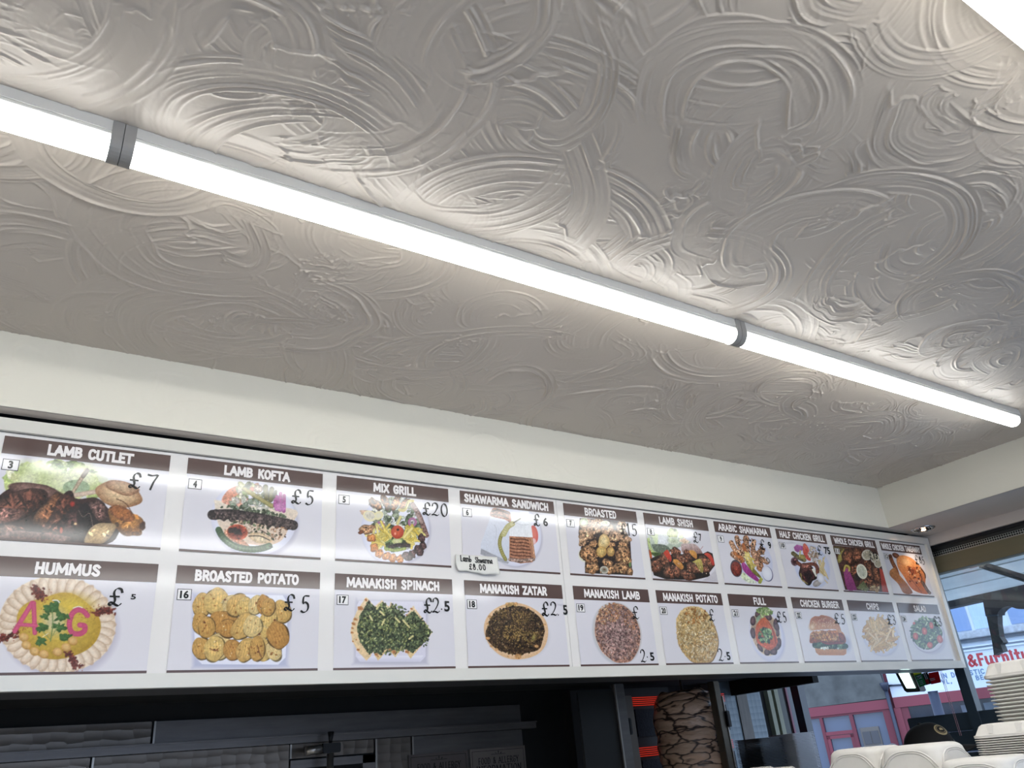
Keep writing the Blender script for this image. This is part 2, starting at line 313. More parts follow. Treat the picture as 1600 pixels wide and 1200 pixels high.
# ------------------------------------------------------------------ artex ceiling
def smooth_noise(rng, n, k):
    c = rng.standard_normal(k+3); x = np.linspace(0, k, n); i = x.astype(int); f = x-i; f = f*f*(3-2*f)
    return c[i]*(1-f)+c[i+1]*f
def noise2(rng, h, w, cell):
    gh, gw = int(h/cell)+3, int(w/cell)+3; g = rng.standard_normal((gh, gw))
    y = np.arange(h)/cell; x = np.arange(w)/cell; iy = y.astype(int); ix = x.astype(int); fy = (y-iy)[:, None]; fx = (x-ix)[None]
    fy = fy*fy*(3-2*fy); fx = fx*fx*(3-2*fx)
    a = g[iy][:, ix]; b = g[iy][:, ix+1]; c = g[iy+1][:, ix]; d = g[iy+1][:, ix+1]
    return (a*(1-fx)+b*fx)*(1-fy)+(c*(1-fx)+d*fx)*fy
def artex(x0, x1, y0, y1, step, n_strokes, seed, rmin, rmax, bw0, bw1, amp=1.0):
    rng = np.random.default_rng(seed)
    w = int((x1-x0)/step)+1; h = int((y1-y0)/step)+1
    X = np.linspace(x0, x1, w); Y = np.linspace(y0, y1, h); Z = np.zeros((h, w))
    for k in range(n_strokes):
        cx, cy = rng.uniform(x0-.1, x1+.1), rng.uniform(y0-.1, y1+.1)
        R = rng.uniform(rmin, rmax); el = rng.uniform(.42, 1.0); rot = rng.uniform(-.5, 1.1); bw = rng.uniform(bw0, bw1)
        th0 = rng.uniform(0, 2*PI); sweep = rng.uniform(1.6, 5.2); spiral = rng.uniform(-.12, .12)
        rb = R*(1+abs(spiral)*3)+bw*1.3
        i0, i1 = np.searchsorted(X, [cx-rb, cx+rb]); j0, j1 = np.searchsorted(Y, [cy-rb, cy+rb])
        if i1-i0 < 3 or j1-j0 < 3: continue
        gx, gy = np.meshgrid(X[i0:i1]-cx, Y[j0:j1]-cy)
        c, s = math.cos(rot), math.sin(rot); px = gx*c+gy*s; py = (-gx*s+gy*c)/el
        rho = np.hypot(px, py); th = (np.arctan2(py, px)-th0) % (2*PI)
        u = th/sweep
        n1 = smooth_noise(rng, 400, 7)
        uu = np.clip((u*399), 0, 399).astype(int)
        t = (rho-R*(1+spiral*th)-n1[uu]*bw*.10)/bw
        ends = .06/(R*sweep)
        t_end = t+0
        al = np.clip((1-np.abs(t))*9, 0, 1)*np.clip(u/ends*.5, 0, 1)*np.clip((1-u+n1[(np.clip((t+1)*.5, 0, 1)*399).astype(int)]*.03)/ends*1.2, 0, 1)
        hgt = np.zeros_like(t)
        for q in range(rng.integers(12, 26)):
            ti = rng.uniform(-.96, .96); wi = rng.uniform(.0015, .0034)/bw; am = rng.uniform(.12, 1.0)**1.5*1.6e-3
            mod = np.clip(smooth_noise(rng, 400, rng.integers(3, 9))*.7+.35, 0, 1.5)[uu]
            wob = smooth_noise(rng, 400, 6)[uu]*.05
            d = (t-ti-wob)/wi
            hgt += am*mod*np.exp(-d*d)*(1+.25*np.tanh(d))
        fine = smooth_noise(rng, 600, int(bw/.0030)); hgt += np.clip(fine[np.clip((t+1)*.5*599, 0, 599).astype(int)], -2, 2)*.17e-3
        for sgn in (-1, 1):                # paint pushed up along the edges of the brush track
            mod = np.clip(smooth_noise(rng, 400, 11)*.8+.5, 0, 1.8)[uu]; d = (t-sgn*(.93+smooth_noise(rng, 400, 14)[uu]*.025))/(.0030/bw)
            hgt += 1.25e-3*mod*np.exp(-d*d)
        e = (u-1+.5*ends+n1[(np.clip((t+1)*.5, 0, 1)*399).astype(int)]*.02)/(.004/(R*sweep))   # crescent left where the brush lifts
        hgt += 2.0e-3*np.exp(-e*e)*(np.abs(t) < 1)
        Zs = Z[j0:j1, i0:i1]; keep = rng.uniform(.02, .3)
        Z[j0:j1, i0:i1] = Zs*(1-al*(1-keep))+hgt*al
    st = noise2(rng, h, w, .17/step)*.5+noise2(rng, h, w, .08/step)*.5     # stippled patches
    m = np.clip((st-.75)*3, 0, 1); b = noise2(rng, h, w, .008/step)*.6+noise2(rng, h, w, .0045/step)*.5
    Z = Z+m*np.clip(b-.1, 0, 2)*1.3e-3+noise2(rng, h, w, .004/step)*.04e-3+noise2(rng, h, w, .12/step)*.35e-3
    return X, Y, Z*amp
M_ceiling = mat('cream gloss artex', (198, 188, 177), .38, spec=.45, noise=(1.3, .03))
X, Y, Z = artex(-.35, 3.362, .0, 1.917, .0020, 560, 23, .045, .25, .026, .08, 1.45)
GX, GY = np.meshgrid(X, Y)
P = np.stack([GX, GY, H-np.maximum(Z, -.0005)], -1)
me = grid_mesh('ceiling', P[::-1])        # facing down
o = link('ceiling', me, M_ceiling, None, True, kind='structure')
# ceiling beyond the visible part
X, Y, Z = artex(-.35, 3.362, -1.4, .001, .0032, 420, 31, .045, .25, .026, .08, 1.45)
GX, GY = np.meshgrid(X, Y)
link('ceiling', grid_mesh('ceiling', np.stack([GX, GY, H-.0003-np.maximum(Z, 0)], -1)[::-1]), M_ceiling, None, True, kind='structure')
MB().box(-2.5, 3.73, -2.5, 0, H, H+.05).box(-2.5, -.35, 0, 3.4, H, H+.05).build('ceiling.001', M_ceiling, None, kind='structure')
MB().box(-.35, 3.4, 0, 1.95, H+.004, H+.05).build('ceiling.002', M_ceiling, None, kind='structure')

# ------------------------------------------------------------------ bulkheads around the ceiling, walls, floor
M_plaster = mat('cream artex plaster', (224, 219, 205), .5, spec=.4)
ZB = ZC+.816
X, Y, Z = artex(-2.5, 3.362, ZB, H+.002, .0034, 170, 5, .03, .10, .012, .03, .45)
GX, GY = np.meshgrid(X, Y)
link('wall_back', grid_mesh('wall_back', np.stack([GX, 1.915-Z, GY], -1)), M_plaster, None, True, kind='structure')
X, Y, Z = artex(-2.5, 1.917, ZB, H+.002, .004, 110, 6, .03, .10, .012, .03, .45)
GX, GY = np.meshgrid(X, Y)
link('wall_right', grid_mesh('wall_right', np.stack([3.362-Z, GX, GY], -1)[::-1]), M_plaster, None, True, kind='structure')
M_soffit = mat('painted board soffit', (216, 206, 196), .55, noise=(3, .04))
M_gap_shade = mat('painted shade above the board', (8, 8, 8), .9)  # near-black colour puts in the shade between soffit and board
M_dark_room = mat('dark kitchen ceiling', (22, 22, 23), .7)
MB().box(-2.5, 3.73, 1.9195, 1.958, ZB, H+.04).build('wall_back.001', M_soffit, None, kind='structure')
MB().box(-2.5, 3.73, 1.958, 2.14, ZB+.03, H+.04).build('wall_back.003', M_gap_shade, None, kind='structure')
MB().box(3.3665, 3.73, -2.5, 1.9185, ZB, H+.04).build('wall_right.001', M_soffit, None, kind='structure')
MB().box(3.731, 3.75, -2.5, 2.14, ZC+.770, H+.04).build('trim_1', M_soffit, None, kind='structure')
M_wall = mat('pale wall paint', (234, 231, 225), .7, noise=(2, .03))
M_floor = mat('pale floor tiles', (226, 221, 214), .4, noise=(2, .15))
MB().box(-2.5, 3.73, -2.5, 3.5, -.1, 0).build('floor', M_floor, None, kind='structure')
MB().box(-2.6, -2.5, -2.5, 3.5, 0, H+.05).build('wall_left', M_wall, None, kind='structure')
MB().box(-2.6, 3.8, -2.6, -2.5, 0, .35).box(-2.6, 3.8, -2.6, -2.5, 2.35, H+.05).box(-2.6, -1.2, -2.6, -2.5, .35, 2.35).box(3.5, 3.8, -2.6, -2.5, .35, 2.35).build('wall_front', M_wall, None, kind='structure')  # unseen opening, added to let daylight reach the kitchen
MB().box(-2.5, 3.73, 2.15, 3.5, H-.35, H-.3).build('ceiling.003', M_dark_room, None, kind='structure')

# ------------------------------------------------------------------ the menu light box
TILT = math.radians(1.26)
board = empty('menu_board', (0, 1.97, ZC+.226), (TILT, 0, 0), label='long white menu board with two rows of dish photos under the ceiling', cat='menu board')
def bp(px, py):                            # a point of the print, read off the photograph, as (along, up) on the board
    n = Vector((0, math.cos(TILT), math.sin(TILT))); v = Vector((0, -math.sin(TILT), math.cos(TILT))); p0 = Vector((0, 1.97, .226))
    d = ray(px, py); p = d*(p0.dot(n)/d.dot(n)); return p.x, (p-p0).dot(v)
_r = np.array([RT, -UP, FW])
def bproj(S, T):                           # arrays on the board -> pixel of the photograph
    y = 1.97-np.sin(TILT)*T; z = .226+np.cos(TILT)*T
    a = S*RT.x+y*RT.y+z*RT.z; b = S*UP.x+y*UP.y+z*UP.z; c = S*FW.x+y*FW.y+z*FW.z
    return 800+F_PX*a/c, 600-F_PX*b/c
BL, BR, BT = -1.6, 3.72, .577
M_frame = mat('grey white aluminium frame', (216, 213, 205), .3, metal=.0, coat=.3, noise=(5, .03))
M_print = mat('glossy white print', (226, 222, 219), .42, coat=.95, spec=.12)
M_boxdark = mat('dark menu box casing', (46, 46, 48), .5)
def lay(off): return lambda s, t: (s, -off, t)
MB().box(BL, BR, .012, .172, .0, BT-.008).build('casing', M_boxdark, board)
fr = MB()
def fr_seg(p):                              # mitred frame members, slightly domed
    fr.prism(p, (0, -.012, 0))
fw_ = .030
def strip(p0, p1, p2, p3, d=.013):
    a = [Vector((x, 0, z)) for x, z in (p0, p1, p2, p3)]
    fr.hexa([a[0]+Vector((0, .013, 0)), a[1]+Vector((0, .013, 0)), a[2]+Vector((0, .013, 0)), a[3]+Vector((0, .013, 0))],
            [a[0]-Vector((0, d*.85, 0)), a[1]-Vector((0, d*.85, 0)), a[2]-Vector((0, d, 0)), a[3]-Vector((0, d, 0))])
strip((BL, 0), (BR, 0), (BR-fw_, fw_), (BL+fw_, fw_)); fr.build('bottom_rail', M_frame, board); fr = MB()
strip((BR, BT), (BL, BT), (BL+fw_, BT-fw_), (BR-fw_, BT-fw_)); fr.build('top_rail', M_frame, board); fr = MB()
strip((BR, 0), (BR, BT), (BR-fw_, BT-fw_), (BR-fw_, fw_)); fr.build('end_rail', M_frame, board)
M_line = mat('dark joint line', (60, 55, 52), .6)
pl = MB(); pl.box(BL, 1.5415, -.001, .011, fw_*.9, BT-fw_*.9); pl.build('print_panel', M_print, board, False, .0006)
pl = MB(); pl.box(1.5425, BR-fw_*.9, -.001, .011, fw_*.9, BT-fw_*.9); pl.build('print_panel', M_print, board, False, .0006)
MB().box(BL, BR-fw_, -.0018, -.0008, BT-fw_-.0012, BT-fw_).build('joint_line', M_line, board)
M_brown = mat('brown title print', (86, 66, 62), .42, coat=.95, spec=.12, noise=(9, .03))
M_letter = mat('white title print', (238, 232, 230), .42, coat=.4, spec=.15)
M_black = mat('black print', (14, 13, 14), .5, coat=.3, spec=.15)
M_photo = mat('printed food photo', (255, 255, 255), .42, coat=.95, spec=.12, attr='print')
M_tag = mat('white number tag', (232, 229, 228), .3, coat=.3)
# ------------------------------------------------------------------ the printed dish photographs
class Canvas:
    """one printed photo, painted as point colours of a fine grid; shapes are given in the pixels of an enlarged view (ox, oy, scale)"""
    def __init__(s, s0, s1, t0, t1, ox, oy, k, step, seed, base=(214, 210, 217)):
        w = int((s1-s0)/step)+1; h = int((t1-t0)/step)+1
        s.S, s.T = np.meshgrid(np.linspace(s0, s1, w), np.linspace(t1, t0, h))
        px, py = bproj(s.S, s.T); s.X = (px-ox)*k; s.Y = (py-oy)*k; s.k = k
        s.rng = np.random.default_rng(seed); s.I = np.ones((h, w, 3))*np.array(base, float)
        s.n1 = noise2(s.rng, h, w, 3.0); s.n2 = noise2(s.rng, h, w, 1.2); s.n3 = noise2(s.rng, h, w, 9)
        s.px = abs(s.X[0, 1]-s.X[0, 0])
    def put(s, al, c):
        al = np.clip(al, 0, 1)[..., None]; s.I = s.I*(1-al)+np.clip(c, 0, 255)*al
    def _col(s, d, c, c2, tex, up):
        c = np.array(c, float); c2 = c if c2 is None else np.array(c2, float)
        q = np.clip(d, 0, 1.2)[..., None]**2; col = c*(1-q)+c2*q
        return col*(1+tex*(s.n1*.6+s.n2*.55))[..., None]+(up if isinstance(up, float) or isinstance(up, int) else up[..., None])
    def ell(s, cx, cy, rx, ry=None, a=0, c=(0, 0, 0), c2=None, tex=.0, up=0, rough=0, soft=1.0, n=5):
        ry = rx if ry is None else ry; a = math.radians(a)
        R = max(rx, ry)*1.5+8
        j, i = np.where((abs(s.X-cx) < R) & (abs(s.Y-cy) < R))
        if len(j) == 0: return
        sl = (slice(j.min(), j.max()+1), slice(i.min(), i.max()+1))
        x = s.X[sl]-cx; y = s.Y[sl]-cy; u = (x*math.cos(a)+y*math.sin(a))/rx; v = (-x*math.sin(a)+y*math.cos(a))/ry
        d = np.hypot(u, v)
        if rough:
            th = np.arctan2(v, u); r = s.rng.uniform(-1, 1, n)/np.arange(1, n+1)**.5; ph = s.rng.uniform(0, 6.3, n)
            d = d/(1+rough*sum(r[k]*np.sin((k+2)*th+ph[k]) for k in range(n)))
        al = np.clip((1-d)*min(rx, ry)/(s.px*soft)+.5, 0, 1)
        q = np.clip(d, 0, 1.2)[..., None]**2; c = np.array(c, float); c2 = c if c2 is None else np.array(c2, float)
        col = (c*(1-q)+c2*q)*(1+tex*(s.n1[sl]*.6+s.n2[sl]*.55))[..., None]-up*(v*.7+u*.3)[..., None]
        al = al[..., None]; s.I[sl] = s.I[sl]*(1-al)+np.clip(col, 0, 255)*al
    def seg(s, x0, y0, x1, y1, w, c, c2=None, tex=0, w2=None, op=1.0):
        w2 = w if w2 is None else w2; R = max(w, w2)+6
        j, i = np.where((s.X > min(x0, x1)-R) & (s.X < max(x0, x1)+R) & (s.Y > min(y0, y1)-R) & (s.Y < max(y0, y1)+R))
        if len(j) == 0: return
        sl = (slice(j.min(), j.max()+1), slice(i.min(), i.max()+1)); X = s.X[sl]; Y = s.Y[sl]
        L2 = (x1-x0)**2+(y1-y0)**2+1e-9; t = np.clip(((X-x0)*(x1-x0)+(Y-y0)*(y1-y0))/L2, 0, 1)
        d = np.hypot(X-x0-t*(x1-x0), Y-y0-t*(y1-y0)); W = (w+(w2-w)*t)/2
        al = np.clip((W-d)/s.px+.5, 0, 1)*op; q = np.clip(d/np.maximum(W, 1e-6), 0, 1)[..., None]**2
        c = np.array(c, float); c2 = c*.8 if c2 is None else np.array(c2, float)
        col = (c*(1-q)+c2*q)*(1+tex*(s.n1[sl]*.6+s.n2[sl]*.5))[..., None]; al = al[..., None]
        s.I[sl] = s.I[sl]*(1-al)+np.clip(col, 0, 255)*al
    def path(s, pts, w, c, c2=None, tex=0, op=1.0):
        pts = _catmull(pts, 4)
        for a, b in zip(pts[:-1], pts[1:]): s.seg(a[0], a[1], b[0], b[1], w, c, c2, tex, None, op)
    def poly(s, pts, c, c2=None, tex=0, soft=1.0, smooth=False, jag=0):
        if smooth: pts = _catmull(list(pts)+[pts[0]], 5)[:-1]
        P = np.array(pts, float); R = 6
        j, i = np.where((s.X > P[:, 0].min()-R) & (s.X < P[:, 0].max()+R) & (s.Y > P[:, 1].min()-R) & (s.Y < P[:, 1].max()+R))
        if len(j) == 0: return
        sl = (slice(j.min(), j.max()+1), slice(i.min(), i.max()+1)); X = s.X[sl]+s.n1[sl]*jag; Y = s.Y[sl]+s.n2[sl]*jag
        ins = np.zeros(X.shape, bool); dm = np.full(X.shape, 1e9)
        for k in range(len(P)):
            x0, y0 = P[k-1]; x1, y1 = P[k]
            cr = ((y0 > Y) != (y1 > Y)); xi = x0+(Y-y0)*(x1-x0)/(y1-y0+1e-12); ins ^= cr & (X < xi)
            t = np.clip(((X-x0)*(x1-x0)+(Y-y0)*(y1-y0))/((x1-x0)**2+(y1-y0)**2+1e-9), 0, 1)
            dm = np.minimum(dm, np.hypot(X-x0-t*(x1-x0), Y-y0-t*(y1-y0)))
        sd = np.where(ins, dm, -dm); al = np.clip(sd/(s.px*soft)+.5, 0, 1)[..., None]
        c = np.array(c, float)
        if c2 is None: col = np.ones(X.shape+(3,))*c
        else:
            q = np.clip((Y-P[:, 1].min())/(np.ptp(P[:, 1])+1e-9), 0, 1)[..., None]; col = c*(1-q)+np.array(c2, float)*q
        col = col*(1+tex*(s.n1[sl]*.6+s.n2[sl]*.5))[..., None]
        s.I[sl] = s.I[sl]*(1-al)+np.clip(col, 0, 255)*al
    def scat(s, n, cx, cy, rx, ry, a, r0, r1, pal, asp=1.6, tex=.1, c2=.75, ang=None, rough=.15, up=0):
        a = math.radians(a)
        for _ in range(n):
            r = math.sqrt(s.rng.random()); t = s.rng.uniform(0, 2*PI); u, v = r*math.cos(t)*rx, r*math.sin(t)*ry
            x = cx+u*math.cos(a)-v*math.sin(a); y = cy+u*math.sin(a)+v*math.cos(a)
            q = s.rng.uniform(r0, r1); c = np.array(pal[s.rng.integers(len(pal))], float)*s.rng.uniform(.88, 1.1)
            s.ell(x, y, q*asp, q, s.rng.uniform(0, 180) if ang is None else ang+s.rng.normal()*12, c, c*c2, tex, up, rough)
    def sticks(s, n, cx, cy, rx, ry, a, L, w, pal, ang=None, tex=.06):
        a = math.radians(a)
        for _ in range(n):
            r = math.sqrt(s.rng.random()); t = s.rng.uniform(0, 2*PI); u, v = r*math.cos(t)*rx, r*math.sin(t)*ry
            x = cx+u*math.cos(a)-v*math.sin(a); y = cy+u*math.sin(a)+v*math.cos(a)
            g = math.radians(s.rng.uniform(0, 180) if ang is None else ang+s.rng.normal()*22); l = L*s.rng.uniform(.6, 1.1)/2
            c = np.array(pal[s.rng.integers(len(pal))], float)*s.rng.uniform(.93, 1.06)
            s.seg(x-l*math.cos(g), y-l*math.sin(g), x+l*math.cos(g), y+l*math.sin(g), w, c, c*.78, tex)
    def chunk(s, cx, cy, rx, ry, a, c, dark=.45, tex=.3, hi=18, spots=0):
        c = np.array(c, float); s.ell(cx, cy, rx, ry, a, c, c*dark, tex, hi, .16)
        for _ in range(spots):
            t = s.rng.uniform(0, 6.3); r = s.rng.uniform(0, .75); k = s.rng.choice([.4, .55, 1.3, 1.5])
            s.ell(cx+r*rx*math.cos(t), cy+r*ry*math.sin(t), rx*s.rng.uniform(.08, .22), ry*s.rng.uniform(.06, .18), s.rng.uniform(0, 180), c*k, c*k*.9, .15, 0, .25)
    def mesh(s, off):
        I = np.clip(s.I, 0, 255)/255.0; g = I.mean(-1, keepdims=True); I = g+(I-g)*.86; I = np.clip(I-(.82-g).clip(0, 1)*.05, 0, 1); L = np.where(I <= .04045, I/12.92, ((I+.055)/1.055)**2.4)
        return grid_mesh('food_photo', np.stack([s.S, np.full(s.S.shape, -off), s.T], -1)[::-1], L[::-1])

CREAM = (226, 204, 172); CHAR = (52, 38, 34); HERB = (70, 92, 52)
def plate(c, cx, cy, rx, ry, a=0, sh=(10, 14)):
    c.ell(cx+sh[0], cy+sh[1], rx*1.01, ry*1.01, a, (176, 172, 190), (188, 184, 200), soft=6)
    c.ell(cx, cy, rx, ry, a, (222, 221, 232), (206, 205, 222)); c.ell(cx, cy, rx*.95, ry*.95, a, (229, 228, 237), (214, 213, 229), soft=5)
def p3(c):      # lamb cutlets with mash and potatoes
    c.scat(70, 480, 640, 420, 150, 5, 30, 60, [(214, 216, 150), (190, 204, 120), (226, 224, 190), (170, 190, 110)], tex=.12, c2=.95)
    c.scat(40, 560, 570, 210, 90, 0, 18, 40, [(168, 190, 110), (120, 150, 70), (200, 212, 150), (96, 128, 58)], tex=.15)
    for q_ in range(26): c.ell(c.rng.uniform(150, 860), c.rng.uniform(540, 720), c.rng.uniform(50, 110), c.rng.uniform(26, 60), c.rng.uniform(-20, 30), ((206, 212, 160), (186, 200, 132), (222, 224, 190))[q_ % 3], None, .07, 8, .15, soft=14)
    c.ell(520, 500, 50, 22, 20, (72, 104, 44), (110, 140, 70), .2, 0, .3); c.ell(820, 555, 45, 16, 10, (70, 92, 44), (120, 140, 80), .2, 0, .3)
    c.ell(680, 700, 120, 70, 0, (166, 186, 150), (150, 170, 130), .1)
    c.seg(620, 790, 770, 545, 26, (190, 168, 140), (140, 116, 92), .1, 40); c.seg(740, 600, 780, 545, 36, (110, 92, 78), (80, 66, 56), .1)
    c.seg(520, 790, 860, 735, 40, (216, 190, 166), (180, 150, 130), .06)
    c.ell(1060, 760, 200, 120, 12, (224, 190, 144), (160, 112, 76), .1, 22, .06); c.ell(1090, 700, 150, 60, 14, (204, 168, 130), (150, 104, 76), .12, 14, .08)
    c.poly([(-60, 820), (60, 720), (200, 675), (420, 680), (520, 770), (600, 760), (700, 800), (860, 790), (960, 880), (1030, 960), (1060, 1100), (860, 1220), (-60, 1220)], (64, 38, 34), (40, 24, 22), .3, smooth=True)
    c.ell(300, 720, 230, 60, 8, (150, 112, 100), (84, 56, 50), .15)
    c.chunk(180, 850, 240, 130, -14, (112, 66, 52), .4, .4, 26, 22); c.chunk(60, 950, 150, 70, -10, (156, 104, 92), .5, .35, 20, 10)
    c.chunk(440, 900, 200, 75, -50, (150, 92, 58), .42, .35, 26, 14); c.chunk(560, 880, 150, 80, -60, (110, 62, 46), .4, .35, 20, 14)
    c.chunk(480, 1060, 160, 90, -60, (120, 76, 62), .4, .4, 18, 14); c.chunk(640, 1020, 130, 110, -40, (74, 46, 44), .5, .4, 14, 16)
    c.chunk(120, 1090, 160, 50, 10, (140, 98, 84), .5, .35, 10, 10); c.ell(790, 960, 110, 130, 0, (26, 20, 24), (40, 28, 30), .3)
    c.chunk(880, 900, 60, 110, -30, (136, 96, 88), .5, .4, 14, 10)
    c.ell(645, 845, 24, 26, 0, (190, 52, 40), (120, 40, 34), .1); c.ell(545, 1080, 16, 30, 0, (196, 84, 52), (150, 60, 44), .1); c.ell(672, 1022, 14, 12, 0, (226, 196, 140), (180, 130, 90))
    c.chunk(1120, 1000, 170, 110, 36, (190, 124, 58), .62, .2, 30, 8); c.ell(1090, 930, 120, 60, 25, (176, 104, 48), (130, 76, 40), .2); c.ell(1270, 1040, 26, 44, 0, (70, 40, 30), (90, 54, 34), .2, 0, .2)
    c.chunk(890, 1110, 150, 85, -28, (214, 176, 122), .68, .12, 26, 5); c.path([(700, 900), (740, 960), (800, 930), (830, 1060)], 5, (190, 160, 140), op=.6)
    c.path([(1040, 800), (1120, 840), (1180, 930)], 9, (96, 60, 40), op=.7); c.ell(300, 1140, 300, 50, 3, (96, 62, 56), (130, 98, 90), .3, 0, .1)
def p4(c):      # lamb kofta plate
    plate(c, 835, 680, 412, 350, 10, (20, 30))
    c.poly([(455, 500), (600, 520), (850, 560), (1245, 600), (1180, 760), (1090, 900), (900, 940), (640, 880), (500, 740)], (228, 214, 196), (214, 184, 158), .06, smooth=True)
    c.poly([(540, 470), (600, 400), (690, 370), (740, 470), (700, 570), (540, 530)], (206, 112, 76), (226, 170, 150), .14, smooth=True)
    c.scat(40, 810, 440, 140, 90, 10, 14, 30, [(186, 184, 130), (150, 160, 104), (214, 206, 178), (120, 130, 84), (206, 140, 110)], tex=.2)
    c.scat(46, 830, 560, 240, 60, 6, 12, 26, [(214, 212, 186), (180, 186, 166), (150, 164, 140), (226, 218, 206)], tex=.15)
    c.path([(750, 380), (790, 360), (800, 350)], 26, (60, 76, 44)); c.ell(880, 395, 45, 40, 0, (196, 166, 150), (100, 84, 70), .3); c.ell(820, 400, 24, 26, 0, (206, 110, 70), (160, 90, 60))
    c.seg(745, 395, 1010, 560, 44, (170, 158, 92), (120, 112, 66), .1); c.seg(950, 380, 960, 480, 54, (110, 104, 50), (72, 70, 38), .15); c.seg(1010, 400, 1000, 500, 50, (120, 112, 62), (74, 70, 44), .15); c.seg(1050, 420, 1040, 490, 30, (90, 88, 60), (60, 60, 40), .15)
    for x, y, l in ((1060, 470, 120), (1095, 440, 160), (1130, 460, 150), (1045, 500, 60)): c.seg(x, y, x-4, y+l, 34, (176, 84, 150), (150, 60, 128), .12)
    c.ell(1090, 570, 56, 44, 0, (206, 130, 186), (186, 104, 166), .1)
    c.scat(60, 830, 610, 330, 26, 8, 6, 15, [(96, 112, 86), (120, 132, 100), (70, 84, 60)], tex=.25)
    pts = [(440, 645), (620, 640), (830, 670), (1030, 705), (1215, 745)]
    c.path(pts, 96, (84, 70, 68), (44, 36, 36), .5)
    for k in range(9):
        x = 470+k*86; y = 642+k*11.5; c.ell(x, y, 40, 54, 10, (104, 86, 82), (56, 44, 44), .5, 14, .1)
    c.scat(60, 840, 690, 380, 44, 8, 4, 10, [(40, 32, 34), (128, 108, 100), (60, 50, 48)], tex=.2); c.ell(440, 640, 34, 36, 0, (50, 38, 36), (30, 24, 24), .4, 0, .2)
    c.scat(60, 860, 790, 260, 60, 14, 5, 13, [(110, 122, 86), (176, 150, 124), (60, 70, 44), (206, 170, 140)], tex=.2)
    c.poly([(560, 780), (700, 860), (800, 950), (700, 930), (560, 850)], (206, 150, 118), (190, 130, 100), .2, smooth=True)
    c.ell(680, 812, 100, 76, 5, (112, 40, 34), (196, 84, 52), .3); c.ell(660, 800, 56, 40, 0, (40, 30, 32), (60, 36, 34), .5, 0, .3)
    c.ell(900, 870, 120, 44, 14, (222, 200, 160), (196, 160, 120), .12, 10, .06); c.path([(790, 850), (900, 850), (990, 890)], 9, (60, 42, 34)); c.path([(900, 790), (1000, 850)], 7, (80, 56, 44))
    c.path([(500, 790), (540, 860), (640, 940), (780, 975), (900, 970), (985, 945)], 62, (74, 112, 66), (38, 70, 38), .1); c.path([(560, 880), (700, 960), (880, 975)], 6, (150, 176, 140), op=.7); c.seg(985, 945, 1015, 955, 12, (60, 70, 44))
    c.scat(24, 1080, 820, 90, 60, 0, 4, 9, [(150, 96, 70), (196, 140, 100), (90, 60, 44)], tex=.1)
